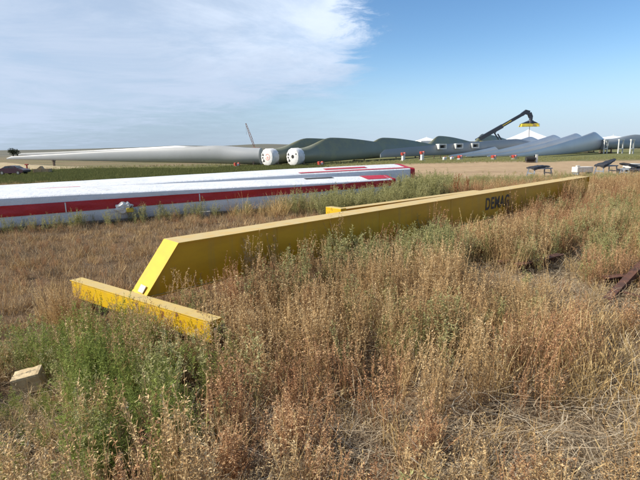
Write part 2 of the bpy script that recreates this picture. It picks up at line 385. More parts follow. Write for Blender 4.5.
# ------------------------------------------------------------------ film-wrapped blades
def wrapped(name, path, zf, width, seed, stripe, label, top_stripe=None, end_band=None, mat='film'):
    """path: ground points of the camera-side foot; zf(s): height; section is a rounded box"""
    rng = random.Random(seed); pts = [Vector(p) for p in path]
    cum = [0]
    for a, b in zip(pts, pts[1:]): cum.append(cum[-1] + (b - a).length)
    L = cum[-1]
    def P(s):
        s = min(max(s, 0), L)
        for i in range(len(pts) - 1):
            if s <= cum[i + 1] + 1e-6: return pts[i].lerp(pts[i + 1], (s - cum[i]) / (cum[i + 1] - cum[i]))
        return pts[-1]
    origin = Vector((pts[0].x, pts[0].y, ground(pts[0].x, pts[0].y)))
    origin.z = 0.0
    root = empty(name, origin, label=label, cat='turbine blade', group='turbine blades wrapped in white film')
    prof = [(0.10, 0.0), (0.02, 0.10), (0.0, 0.22), (0.0, 0.36), (0.0, 0.50), (0.0, 0.64), (0.0, 0.80), (0.0, 0.90), (0.008, 0.95), (0.04, 0.985), (0.20, 1.0), (0.40, 1.05), (0.56, 1.09), (0.72, 1.11), (0.86, 1.10), (0.96, 1.02), (1.0, 0.8), (1.0, 0.5), (0.97, 0.2), (0.9, 0.0)]
    def pt(s, a, h, push=0.0):
        p = P(s); d = (P(s + 0.5) - P(s - 0.5)).normalized(); n = Vector((-d.y, d.x, 0)); n = -n if n.y < 0 else n
        t = s / L; H = zf(t); Wd = width(t)
        wr = 0.02 * noise.noise(Vector((s * 1.1, a * 5 + seed, h * 4))) + 0.010 * noise.noise(Vector((s * 3.5 + h * 5, a * 9, h * 7 + seed)))
        sag = 0.012 * noise.noise(Vector((s * 0.5, seed, 0)))
        side = 1.0 if a < 0.5 else -1.0
        q = p + n * (a * Wd + wr - push * (1 if a < 0.2 else 0))
        return Vector((q.x, q.y, min(0.0, ground(p.x, p.y) - 0.02) * 0.0 - 0.03 + 0.05 + h * (H - 0.05) * (1 + sag) + (push if h > 0.9 else 0))) - origin
    ns = int(L / 0.18); rings = [[pt(L * i / ns, a, h) for a, h in prof] for i in range(ns + 1)]
    MB().loft(rings).build('film_wrap', M[mat], root, smooth=True, autos=24)
    def band(s0, s1, lo, hi, nm, m, n=None):
        n = n or max(2, int((s1 - s0) / 0.18)); rr = []
        def ai(h):
            for (a0, h0), (a1, h1) in zip(prof, prof[1:10]):
                if h0 <= h <= h1: return a0 + (a1 - a0) * (h - h0) / (h1 - h0)
            return 0
        for i in range(n + 1):
            s = s0 + (s1 - s0) * i / n; row = []
            l = lo(s / L) if callable(lo) else lo; hh = hi(s / L) if callable(hi) else hi
            for k in range(13):
                h = l + (hh - l) * k / 12; row.append(pt(s, ai(h), h, 0.018))
            rr.append(row)
        return MB().loft(rr, closed=False, cap=False).build(nm, m, root, smooth=True, autos=80)
    if stripe: band(0.02, L - 0.02, stripe[0], stripe[1], 'red_stripe', M['red'])
    if top_stripe:
        for (s0, s1, a0, a1, m_) in top_stripe:
            n = max(2, int((s1 - s0) * L / 0.2)); rr = []
            for i in range(n + 1):
                s = (s0 + (s1 - s0) * i / n) * L
                rr.append([pt(s, q_, float(np.interp(q_, (0.04, 0.20, 0.40, 0.56, 0.72, 0.86), (0.985, 1.0, 1.05, 1.09, 1.11, 1.10))), 0.004) for q_ in (a0 + (a1 - a0) * k / 6 for k in range(7))])
            for r_ in rr:
                for q in r_: q.z += 0.012
            MB().loft(rr, closed=False, cap=False).build('edge_tape' if m_ == 'red' else 'slot', M[m_], root, smooth=True)
    if end_band:
        w_ = end_band; sA = L - w_; rr = []
        for i in range(4):
            s = sA + (w_ + 0.01) * i / 3
            c = (P(s)); ring = []
            for a, h in prof:
                q = pt(s, a, h); cen = pt(s, 0.5, 0.5); ring.append(cen + (q - cen) * 1.012)
            rr.append(ring)
        MB().loft(rr, cap=False).build('red_end_band', M['red'], root, smooth=True, autos=60)
    return root, pt, L
wb1, pt1, L1 = wrapped('wrapped_turbine_blade', [(-24.5, 5.9, 0), (-8.77, 12.99, 0), (-4.9, 14.8, 0), (0.04, 16.95, 0), (2.95, 18.5, 0)],
    lambda t: 1.0 - 0.11 * smooth01((t - 0.4) / 0.6), lambda t: 1.62 - 0.7 * smooth01((t - 0.9) / 0.1), 3,
    (lambda t: 0.37 + 0.31 * smooth01((t - 0.45) / 0.6), lambda t: 0.72 + 0.20 * smooth01((t - 0.45) / 0.6)),
    'front wrapped blade, white film with a long red stripe down its grey shaded side',
    top_stripe=[(0.962, 0.993, 0.15, 0.75, 'red'), (0.885, 0.925, 0.52, 0.66, 'dark')], end_band=0.16)
wb2, pt2, L2 = wrapped('wrapped_turbine_blade', [(-25.6, 7.7, 0), (-9.7, 14.9, 0), (-5.7, 16.75, 0), (-0.85, 18.85, 0), (4.15, 20.9, 0)],
    lambda t: 0.98 + 0.17 * smooth01((t - 0.45) / 0.55), lambda t: 1.9, 11, None,
    'rear wrapped blade with red-edged square end, showing above and beyond the front wrapped blade',
    top_stripe=[(0.0, 0.60, 0.04, 0.09, 'red'), (0.84, 0.999, 0.06, 0.22, 'red'), (0.88, 0.94, 0.35, 0.50, 'red')], end_band=0.22)
# a pale sliver of tape closing a joint in the stripe
def seam(pt, s, lo, hi):
    rr = []
    for i in range(2):
        rr.append([pt(s + 0.03 * i, 0.0, lo + (hi - lo) * k / 5, 0.026) for k in range(6)])
    return rr
MB().loft(seam(pt1, 22.7, 0.54, 0.80), closed=False, cap=False).build('seam_tape', M['cover_white'], wb1, smooth=True)
MB().loft(seam(pt1, 18.9, 0.42, 0.74), closed=False, cap=False).build('seam_tape', M['cover_white'], wb1, smooth=True)

# torn film bunched round a yellow strap ratchet on the front blade's side
rng = random.Random(5)
rat = empty('strap_ratchet', (-5.78, 14.28, 0.38), R(25), label='yellow strap ratchet in torn white film on the side of the front wrapped blade', cat='strap ratchet')
bm = bmesh.new(); bmesh.ops.create_icosphere(bm, subdivisions=3, radius=0.15)
for v in bm.verts: v.co = v.co * (1 + 0.6 * noise.noise(v.co * 14) + 0.3 * noise.noise(v.co * 40)); v.co.y *= 0.5; v.co.x *= 1.5
me = bpy.data.meshes.new('torn_film'); bm.to_mesh(me); bm.free(); me.materials.append(M['film_scrap']); link_mesh('torn_film', me, rat, (-0.05, 0, 0.08))
MB().box((0.10, -0.08, 0.0), (0.20, 0.10, 0.13), bev=0.02).build('ratchet_body', M['machine_yellow'], rat)
MB().bar((0.10, -0.14, 0.06), (0.16, -0.16, 0.13), 0.12, 0.02).build('ratchet_handle', M['wheel_steel'], rat)

def rough_block(name, loc, size, rz, mat, seed, label, cat, tilt=(0, 0)):
    bm = bmesh.new(); bmesh.ops.create_cube(bm, size=1); bmesh.ops.subdivide_edges(bm, edges=bm.edges[:], cuts=7, use_grid_fill=True)
    for v in bm.verts:
        c = v.co.copy(); e = sum(abs(k) > 0.49 for k in c)
        v.co = Vector((c.x * size[0], c.y * size[1], c.z * size[2]))
        n_ = noise.noise(c * 2.1 + Vector((seed, 0, 0))) * 0.05 + noise.noise(c * 9 + Vector((0, seed, 0))) * 0.03
        v.co *= 1 + n_ - (0.05 if e >= 2 else 0) - (0.06 * max(0, noise.noise(c * 5 + Vector((0, 0, seed)))) if e >= 2 else 0)
    me = bpy.data.meshes.new(name); bm.to_mesh(me); bm.free(); me.materials.append(M[mat])
    o = link_mesh(name, me, None, loc); o.rotation_euler = (R(tilt[0]), R(tilt[1]), R(rz)); tag(o, label, cat); return o
rough_block('concrete_block', (-3.62, 15.05, 0.10), (0.34, 0.22, 0.18), 20, 'concrete', 2, 'small grey concrete block against the foot of the front wrapped blade', 'block')
rough_block('timber_block', (-2.68, 4.06, 0.13), (0.24, 0.19, 0.18), 18, 'block', 7, 'pale chipped wooden block lying tilted among green weeds at left', 'block', (4, -9))

# ------------------------------------------------------------------ rusty steel in the weeds
def i_beam(name, a, b, h, wd, label, cat='rusty beam', roll=0):
    a = Vector(a); b = Vector(b); L = (b - a).length
    root = empty(name, a, 0, label=label, cat=cat); q = (b - a).to_track_quat('X', 'Z'); root.rotation_mode = 'QUATERNION'; root.rotation_quaternion = q
    t = h * 0.10
    MB().box((L / 2, 0, h / 2), (L, t, h - 2 * t)).build('web', M['rust'], root)
    MB().box((L / 2, 0, h - t / 2), (L, wd, t)).build('flange', M['rust'], root)
    MB().box((L / 2, 0, t / 2), (L, wd, t)).build('flange', M['rust'], root)
    return root
i_beam('rusty_beam', (3.22, 7.60, 0.06), (4.30, 8.35, 0.04), 0.16, 0.15, 'dark rusty beam end sticking out under gray-green weeds right of centre')
i_beam('rusty_beam', (3.05, 7.95, 0.10), (3.55, 8.15, 0.11), 0.08, 0.10, 'short rusty offcut just behind the dark rusty beam end')
i_beam('rusty_beam', (4.15, 6.75, 0.05), (5.5, 7.15, 0.05), 0.17, 0.14, 'rusty beam half hidden by straw behind the angle frame at the right edge')
fr = empty('rusty_frame', (3.80, 6.02, 0.05), R(38), label='rusty angle-iron frame sloping up out of the grass at the right edge', cat='rusty frame')
mb = MB(); mb.bar((0, 0, 0.03), (1.9, 0.15, 0.30), 0.02, 0.10); mb.bar((0, 0.045, 0.075), (1.9, 0.195, 0.345), 0.09, 0.012); mb.build('angle_rail', M['rust'], fr)
mb = MB(); mb.bar((0.10, -0.42, 0.03), (1.9, -0.35, 0.14), 0.02, 0.09); mb.build('angle_rail', M['rust'], fr)
mb = MB(); mb.bar((0.40, 0.02, 0.10), (0.46, -0.42, 0.05), 0.05, 0.02); mb.build('cross_bar', M['rust'], fr)
mb = MB(); mb.bar((1.10, 0.06, 0.17), (1.05, -0.38, 0.10), 0.05, 0.02); mb.build('cross_bar', M['rust'], fr)
MB().tube((0.07, -0.012, 0.05), (0.07, -0.022, 0.05), 0.016, n=10).build('bolt', M['bare_plate'], fr)

# ------------------------------------------------------------------ distant turbine blades
def blade(root_p, tip_p, label, mat, d=3.0, chord=4.9, tipc=0.5, cover=None, hump=0.21, group='turbine blades parked in rows', stands=True, roll=0.0, bow=0.0, thick=0.42, taper=1.25, soft=0.0):
    """root_p, tip_p: centre-line points; chord upright with the trailing edge upwards"""
    a = Vector(root_p); b = Vector(tip_p); L = (b - a).length; ax = (b - a).normalized()
    root = empty('turbine_blade', (a.x, a.y, ground(a.x, a.y)), label=label, cat='turbine blade', group=group)
    o = Vector(root.location); side = Vector((-ax.y, ax.x, 0)).normalized(); up = side.cross(ax) * -1
    if up.z < 0: up = -up
    rot = Matrix.Rotation(roll, 3, ax); side = rot @ side; up = rot @ up
    ns, n = 56, 28; rings = []
    for i in range(ns + 1):
        t = (i / ns) ** 1.15
        k = smooth01((t - 0.03) / (hump - 0.03))
        if t <= hump: ch = d + (chord - d) * k
        else:
            u_t = (t - hump) / (1 - hump); ch = tipc + (chord - tipc) * (1 - u_t) ** taper * (1 + soft * u_t * (1 - u_t))
        th = d * (1 - k) + k * ch * thick * (1 - 0.45 * smooth01((t - hump) / 0.5))
        if t > 0.985: ch *= 0.55; th *= 0.6
        bot = -d / 2 * (1 - t) - tipc / 2 * t
        cen = a + ax * (L * t) + Vector((0, 0, bow * math.sin(math.pi * t)))
        tw = R(14) * (1 - t) * k
        ring = []
        for j in range(n):
            p = 2 * math.pi * j / n; c = (1 - math.cos(p)) / 2         # 0 bottom (leading edge), 1 top (trailing edge)
            rnd = math.sin(p) * 0.5
            foil = (1 if math.sin(p) >= 0 else -0.75) * 1.45 * math.sqrt(max(c, 0)) * (1 - c) ** 0.85
            w_ = th * ((1 - k) * rnd + k * foil)
            hgt = bot + c * ch
            s_, u_ = w_, hgt
            s2 = s_ * math.cos(tw) + (u_ - bot - 0.3 * ch) * math.sin(tw)
            ring.append(cen + side * s2 + up * u_ - o)
        rings.append(ring)
    MB().loft(rings).build('blade_shell', mat, root, smooth=True, autos=50)
    if cover:
        r_ = d / 2; mb = MB(); rr = []
        for i, (s_, q) in enumerate(((-0.42, 0.3), (-0.41, 0.96), (-0.34, 1.03), (0.4, 1.05), (1.1, 1.05), (1.5, 1.02))):
            rr.append([a + ax * s_ + (side * math.cos(2 * math.pi * j / 32) + up * math.sin(2 * math.pi * j / 32)) * r_ * (q + 0.035 * math.sin(j * 2.7 + i) * (i > 0) + 0.13 * max(0, -math.sin(2 * math.pi * j / 32) - 0.2) * (i in (1, 2, 3))) - o for j in range(32)])
        c_ = mb.loft(rr).build('root_cover', M['cover_white'], root, smooth=True, autos=70)
        def disc(r0, r1, m, nm, dx=0.0, dz=0.0, seg=24, a0=0, a1=6.2832, off=-0.45):
            v = []; f = []
            for j in range(seg + 1):
                an = a0 + (a1 - a0) * j / seg
                for rr_ in (r0, r1): v.append(a + ax * off + side * (dx + math.cos(an) * rr_) + up * (dz + math.sin(an) * rr_) - o)
                for rr_ in (r0, r1): v.append(a + ax * (off + 0.05) + side * (dx + math.cos(an) * rr_) + up * (dz + math.sin(an) * rr_) - o)
            for j in range(seg):
                p, q = 4 * j, 4 * j + 4; f += [(p, p + 1, q + 1, q), (p + 2, q + 2, q + 3, p + 3), (p, q, q + 2, p + 2), (p + 1, p + 3, q + 3, q + 1)]
            MB().add(v, f).build(nm, m, c_)
        for k in range(3): disc(1.28, 1.46, M['dark'], 'strap', a0=k * 2.1 + 0.4, a1=k * 2.1 + 1.5, seg=8, off=-0.40)
        if cover == 'ring':
            disc(0.50, 0.66, M['logo_faded'], 'red_ring', dx=-0.25, a0=0.5, a1=5.9); disc(0.02, 0.24, M['logo_faded'], 'red_dot', dx=-0.25, dz=-0.1)
        for k, (qx, qz, qs, qa) in enumerate(((1.05, 0.45, 0.30, 0.3), (1.15, -0.15, 0.22, 1.4), (0.85, -0.75, 0.32, 2.2))):
            v = [a + ax * (-0.46 - 0.03 * dd) + side * (qx + qs * math.cos(qa + an) * (1.0 if m_ % 2 else 0.45)) + up * (qz + qs * math.sin(qa + an) * (1.2 if m_ % 2 else 0.6)) - o for dd in (0, 1) for m_, an in enumerate((0, 1.1, 2.4, 3.3, 4.6, 5.5))]
            MB().add(v, [(0, 1, 2, 3, 4, 5), (11, 10, 9, 8, 7, 6)] + [(q_, (q_ + 1) % 6, 6 + (q_ + 1) % 6, 6 + q_) for q_ in range(6)]).build('torn_patch', M['dark'], c_)
        if cover == 'hole':
            disc(0.01, 0.36, M['dark'], 'opening', dx=-0.1)
            for k in range(1): disc(0.01, 0.16, M['dark'], 'opening', dx=(-1.0, -0.7, 0.3)[k], dz=(0.5, -0.7, -1.1)[k], seg=8)
        if cover == 'patch':
            for k in range(4): disc(0.01, 0.30, M['dark'], 'opening', dx=(-0.7, 0.6, -0.5, 0.5)[k], dz=(0.6, 0.3, -0.8, -0.9)[k], seg=7)
    gz = ground(a.x, a.y) - o.z
    if stands:
        # root frame: two legs and a cross bar under the root
        mb = MB(); c = a + ax * 1.2 - o
        for s_ in (-1, 1):
            q = c + side * s_ * (d * 0.5); mb.box((q.x, q.y, (gz + c.z - d * 0.30) / 2), (0.25, 0.25, max(0.2, c.z - d * 0.30 - gz)))
        mb.bar(c + side * (-d * 0.62) + Vector((0, 0, gz + 0.12 - c.z)), c + side * (d * 0.62) + Vector((0, 0, gz + 0.12 - c.z)), 0.35, 0.22)
        mb.build('root_frame', M['wheel_steel'], root)
        c = a + ax * (L * 0.80) - o; mb = MB(); hgt = max(0.3, c.z - 0.75)
        mb.box((c.x, c.y, hgt / 2 + gz * 0), (0.35, 0.35, hgt)); mb.bar(c + side * -0.5 + Vector((0, 0, hgt - c.z + 0.1)), c + side * 0.5 + Vector((0, 0, hgt - c.z + 0.1)), 0.3, 0.2)
        mb.build('tip_stand', M['wheel_steel'], root)
    return root
BW, BO, BG = M['blade_white'], M['blade_olive'], M['blade_grey']
zr = -2 + 1.95
# long pale blade at left, tip towards the left edge
blade((-11.9, 101.5, -0.05), (-72.5, 113.5, 0.35), 'longest pale grey blade, lying at left with its tip towards the left edge', BW, d=3.4, chord=3.8, tipc=0.6, hump=0.16, thick=0.5, taper=1.0)
blade((-24, 128.0, 0.3), (-97, 158.0, 0.75), 'second pale blade whose white top edge runs out past the tip of the longest one', BW, d=3.0, chord=3.4, tipc=0.8, hump=0.2)
# olive blades with roots towards the camera
dv = Vector((40, 47, 0)).normalized()
def ol(x, y, label, cover=None, d=3.2, ch=5.1, L=61, zc=-0.15, mat=BO, sh=(0, 0), tz=-0.6):
    a = Vector((x, y, zc)); v = Matrix.Rotation(R(sh[0]), 3, 'Z') @ dv; b = a + v * L; b.z = tz
    return blade(a, b, label, mat, d=d, chord=ch, cover=cover, soft=1.0)
ol(-10.1, 98.0, 'dark olive blade whose white root cover carries a red ring', 'ring')
ol(-4.9, 97.0, 'dark olive blade whose white root cover has a black hole', 'hole')
ol(9.0, 116, 'yellow-olive blade with the low rounded hump just right of the two white root covers', ch=5.0, d=3.0)
ol(32, 150.5, 'olive blade whose hump rises behind the small white tent peak', ch=5.5, d=3.0, zc=-0.05)
ol(48, 155.5, 'olive blade whose hump ends against the foot of the reach stacker boom', ch=5.9, d=3.0, zc=0.0)
# grey blades at centre lying lower, tips in cradles
blade((68, 150, 0.2), (14.5, 114, -0.35), 'slim dark grey blade lying low in front of the olive humps', M['blade_mid'], d=3.0, chord=3.9, tipc=1.7, taper=0.8)
# light grey fan of blades at right, tips towards the camera
tips = [((32.0, 119.5), (75.0, 162.0), 4.6, 'grey blade of the right-hand fan farthest left, its hump under the hanging yellow spreader'),
        ((35.5, 117.0), (82.0, 160.0), 5.0, 'grey blade of the right-hand fan, second hump right of the hanging yellow spreader'),
        ((39.5, 113.8), (87.5, 157.0), 5.3, 'grey blade of the right-hand fan, third hump right of the hanging yellow spreader'),
        ((43.5, 110.5), (88.0, 148.5), 5.5, 'nearest and tallest light grey blade of the right-hand fan')]
for i, (tp, rp, ch, lb) in enumerate(tips):
    blade((rp[0], rp[1], 0.6), (tp[0], tp[1], -1.25), lb, BG, d=3.0, chord=ch, tipc=0.45, hump=0.235, bow=-0.5)
blade((82.5, 141.0, 0.55), (140, 160, 0.4), 'grey blade root end with white frames at the right edge', M['blade_mid'], d=3.1, chord=4.0, tipc=0.7)

def ring_frame(x, y, z, hgt, wd, rz, label, cat='blade frame', group='white transport frames round the blades', m='frame_white', window=True):
    g = ground(x, y); root = empty('transport_frame', (x, y, g), rz, label=label, cat=cat, group=group)
    zb = z - g
    for s_ in (-1, 1): MB().box((s_ * wd / 2, 0, zb / 2 + hgt / 4), (0.20, 0.3, zb + hgt / 2)).build('leg', M[m], root)
    MB().box((0, 0, zb + hgt / 2 + 0.15), (wd + 0.3, 0.52, 0.30)).build('cross_beam', M[m], root)
    MB().box((0, 0, zb - hgt / 2), (wd - 0.3, 0.48, 0.25)).build('cross_beam', M[m], root)
    return root
ring_frame(81.9, 139.0, 0.5, 2.2, 1.1, R(15), 'tall white panel frame at the left end of the grey root on the right')
ring_frame(84.6, 131.5, 0.5, 2.2, 1.0, R(15), 'white frame nearest the right edge of the view')
ring_frame(85.2, 137.4, 0.5, 2.3, 1.5, R(15), 'white portal frame midway along the grey root on the right')
def tip_clamp(x, y, z, label):
    g = ground(x, y); root = empty('tip_clamp', (x, y, g), R(20), label=label, cat='blade clamp', group='white clamps on the low grey blade')
    zb = z - g
    for s_ in (-1, 1): MB().box((s_ * 0.98, 0, zb), (0.34, 1.5, 1.3), bev=0.04).build('side_plate', M['frame_white'], root)
    MB().box((0, 0, zb + 0.52), (1.62, 1.5, 0.30)).build('cross_beam', M['frame_white'], root)
    MB().box((0, 0, zb - 0.52), (1.62, 1.5, 0.26)).build('cross_beam', M['frame_white'], root)
    MB().box((0.1, 0.2, zb), (0.9, 0.7, 0.6), bev=0.06).build('rubber_pad', M['dark'], root)
    for s_ in (-1, 1): MB().box((s_ * 0.98, 1.7, (zb - 0.3) / 2), (0.16, 0.16, zb - 0.3)).build('leg', M['wheel_steel'], root)
    MB().box((0, 1.7, zb - 0.22), (2.1, 2.0, 0.14)).build('arm', M['wheel_steel'], root)
    return root
for (x, y, lb) in ((31.3, 124.3, 'leftmost of the three white clamps on the low grey blade'), (36.6, 128, 'middle one of the three white clamps on the low grey blade'), (42.0, 131.7, 'rightmost of the three white clamps on the low grey blade')):
    tip_clamp(x, y, 1.0, lb)
def cradle(x, y, z, label, white=True):
    g = ground(x, y); root = empty('tip_cradle', (x, y, g), R(30), label=label, cat='tip cradle', group='red padded cradles at the blade tips')
    h_ = z - g
    mb = MB(); mb.box((0, 0, h_ * 0.5 - 0.15), (0.6, 0.6, max(0.2, h_ - 0.3))); mb.box((0, 0, 0.08), (1.0, 0.9, 0.16)); mb.build('stand', M['frame_white'] if white else M['wheel_steel'], root)
    mb = MB(); mb.prism([(x_ * 0.62, -0.35, h_ + z_ * 0.7) for x_, z_ in ((-0.75, -0.5), (0.75, -0.5), (0.9, 0.3), (0.5, 0.4), (0.22, -0.12), (-0.22, -0.12), (-0.5, 0.4), (-0.9, 0.3))], (0, 0.7, 0))
    mb.build('padded_saddle', M['cradle_red'], root)
    MB().box((0.1, -0.38, h_ - 0.1), (0.42, 0.05, 0.4)).build('white_tag', M['frame_white'], root)
    return root
for (x, y, z, lb) in ((19.7, 113.0, -0.35, 'red and white cradle on the dark grey tip, farthest left of the clamps'),
        (24.4, 114.5, -0.2, 'red and white cradle on the dark grey tip, nearest the three white clamps'),
        (33.9, 116.5, -1.35, 'red cradle under the leftmost tip of the right-hand fan'),
        (40.6, 112.6, -1.35, 'red cradle under middle tips of the right-hand fan'),
        (44.6, 110.8, -1.35, 'red cradle with white post under the nearest tip of the fan'),
        (-16.3, 97.0, -1.4, 'small red cradle left of the root cover with the red ring'),
        (0.4, 95.0, -1.4, 'small red cradle right of the root cover with the black hole')):
    cradle(x, y, z, lb)
for (x, y, lb) in ((29.2, 112.5, 'left one of the pair of white ground blocks below the clamps'), (31.0, 112.8, 'right one of the pair of white ground blocks below the clamps')):
    root = empty('ground_block', (x, y, ground(x, y)), 0.3, label=lb, cat='block', group='white blocks on the ground below the clamps')
    MB().box((0, 0, 0.35), (0.75, 0.7, 0.7), bev=0.08).build('body', M['frame_white'], root); MB().box((0.1, 0, 0.76), (0.3, 0.3, 0.13)).build('lifting_lug', M['cradle_red'], root)

# ------------------------------------------------------------------ reach stacker
rs = empty('reach_stacker', (52.5, 162, ground(52.5, 162)), 0, label='navy reach stacker boom raised over the blades with a yellow spreader hanging from it', cat='reach stacker')
MB().box((2.0, 0, 1.5), (8.5, 3.2, 1.3), bev=0.15).build('chassis', M['machine_yellow'], rs)
cabin = MB().box((1.2, -1.0, 3.15), (2.0, 1.5, 2.0), bev=0.15).build('cab', M['machine_yellow'], rs)
MB().box((1.2, -1.77, 3.4), (1.5, 0.06, 1.1)).build('window', M['glass'], cabin); MB().box((2.23, -1.0, 3.4), (0.06, 1.2, 1.1)).build('window', M['glass'], cabin)
MB().box((-1.6, 0, 2.7), (1.3, 2.8, 1.1), bev=0.12).build('counterweight', M['navy'], rs)
for x_ in (-0.8, 5.0):
    for y_ in (-1.5, 1.5):
        wl = MB().tube((x_, y_ - 0.45, 0.85), (x_, y_ + 0.45, 0.85), 0.85, n=24).build('wheel', M['tyre'], rs, smooth=True)
        MB().tube((x_, y_ - 0.47, 0.85), (x_, y_ + 0.47, 0.85), 0.45, n=16).build('rim', M['machine_yellow'], wl)
p0 = Vector((-0.2, 0, 4.3)); p1 = Vector((8.2, 0, 8.9)); p2 = Vector((14.4, 0, 12.4)); p3 = Vector((15.6, 0, 13.3)); p4 = Vector((16.8, 0, 12.9)); p5 = Vector((17.4, 0, 11.5))
bo = MB().bar(p0, p1, 1.0, 1.25).build('boom', M['navy'], rs)
MB().bar(p0.lerp(p1, 0.55) + Vector((0, 0, 0.03)), p2, 0.8, 0.95).build('boom_extension', M['navy'], bo)
MB().bar(p0.lerp(p1, 0.99) + Vector((0, -0.53, 0.1)), p0.lerp(p2, 0.76) + Vector((0, -0.47, 0.12)), 0.03, 0.22).build('boom_marking', M['machine_yellow'], bo)
mb = MB()
for k, (a, b, s_) in enumerate(((p2, p3, 1.1), (p3 - Vector((0.3, 0, 0)), p4, 1.35), (p4, p5, 1.2))): mb.bar(a, b, 0.84 + 0.03 * k, s_)
mb.build('boom_head', M['navy'], rs)
mb = MB(); mb.tube(p5 + Vector((0.1, 0, 0.3)), (17.4, 0, 10.3), 0.55, n=12); mb.tube((17.4, 0, 10.5), (17.4, 0, 9.7), 0.9, 1.1, n=12); mb.build('rotator', M['navy'], rs)
spd = MB().prism([(14.4, -0.8, 9.55), (20.3, -0.8, 9.15), (19.0, -0.8, 9.9), (18.3, -0.8, 10.2), (16.4, -0.8, 10.3), (15.3, -0.8, 9.85)], (0, 1.6, 0)).build('spreader_top', M['navy'], rs)
MB().box((17.0, 0, 9.0), (5.6, 1.9, 0.95), bev=0.1).build('spreader_beam', M['machine_yellow'], rs)
for x_ in (14.3, 19.7): MB().box((x_, 0, 8.7), (0.5, 2.6, 0.4)).build('spreader_foot', M['machine_yellow'], rs)
MB().box((18.2, -0.97, 9.0), (0.9, 0.06, 0.5)).build('warning_plate', M['timber'], rs)
MB().tube((17.2, 0, 8.6), (17.2, 0, 4.4), 0.09, n=6).build('sling', M['wheel_steel'], rs)
for dx in (0, 1.1): MB().tube((5.6 + dx, -0.3, 6.7 - dx * 0.3), (7.1 + dx, -0.3, 4.6 - dx * 0.3), 0.24, 0.20, n=8).build('hydraulic_cylinder', M['navy'], rs)
MB().tube((6.7, 0, 8.0), (5.9, -0.3, 6.6), 0.10, n=6).build('hose', M['dark'], rs)

# ------------------------------------------------------------------ tents far behind
def tent(x, y, hw, hd, base, peak, label):
    root = empty('marquee_tent', (x, y, -2.0), 0.1, label=label, cat='tent', group='white tents beyond the blades')
    mb = MB(); b0 = [(-hw, -hd), (hw, -hd), (hw, hd), (-hw, hd)]
    mb.box((0, 0, base / 2), (2 * hw - 0.4, 2 * hd - 0.4, base)); mb.build('wall', M['tent'], root)
    rings = []
    for k in range(9):
        t = k / 8; s_ = (1 - t) ** 1.0 * (0.93 + 0.07 * (1 - t)); z = base + (peak - base) * (t * 0.88 + 0.12 * t * t)
        rings.append([(a * max(s_, 0.02), b * max(s_, 0.02), z) for a, b in b0])
    MB().loft(rings).build('roof', M['tent'], root)
    MB().tube((0, 0, peak - 0.1), (0, 0, peak + 0.7), 0.08, n=6).build('finial', M['frame_white'], root)
tent(96.5, 225, 8.0, 8.0, 4.3, 8.9, 'large white peaked tent behind the hanging spreader')
tent(58.0, 262, 5.0, 6.0, 4.8, 6.7, 'small white tent peak showing over the olive humps')
tent(123.5, 205, 7.0, 6.0, 4.0, 5.3, 'low white tent roof over the grey roots at right')
tent(-213, 312, 6.0, 6.0, 3.0, 5.4, 'tiny white tent roof at the far left edge')

# lattice crane boom far away
cr = empty('lattice_crane', (-52.0, 402, -2), 0, label='thin leaning lattice crane boom far behind the pale blade', cat='crane')
A, B = Vector((0, 0, 1.5)), Vector((-6.6, 0, 22.0)); axd = (B - A).normalized(); sd = Vector((axd.z, 0, -axd.x))
mb = MB(); n_ = 12
def lp(t, s_, y_): wv = 0.75 * (1 - 0.7 * abs(t - 0.45) * 1.6); return A.lerp(B, t) + sd * s_ * wv + Vector((0, y_ * wv, 0))
for s_ in (-1, 1):
    for y_ in (-1, 1):
        for k in range(n_): mb.bar(lp(k / n_, s_, y_), lp((k + 1) / n_, s_, y_), 0.20, 0.20)
mb.build('chord', M['crane_tan'], cr); mb = MB()
for k in range(n_):
    s_ = 1 if k % 2 else -1
    for y_ in (-1, 1): mb.bar(lp(k / n_, s_, y_), lp((k + 1) / n_, -s_, y_), 0.12, 0.12)
    mb.bar(lp(k / n_, -1, s_), lp((k + 1) / n_, 1, -s_), 0.1, 0.1)
mb.build('lacing', M['crane_tan'], cr)
MB().box((0.5, 0, 1.6), (7, 3.2, 1.8), bev=0.2).build('carrier', M['crane_tan'], cr)
MB().tube(B, B + Vector((0.2, 0, -9)), 0.06, n=5).build('hoist_rope', M['dark'], cr)

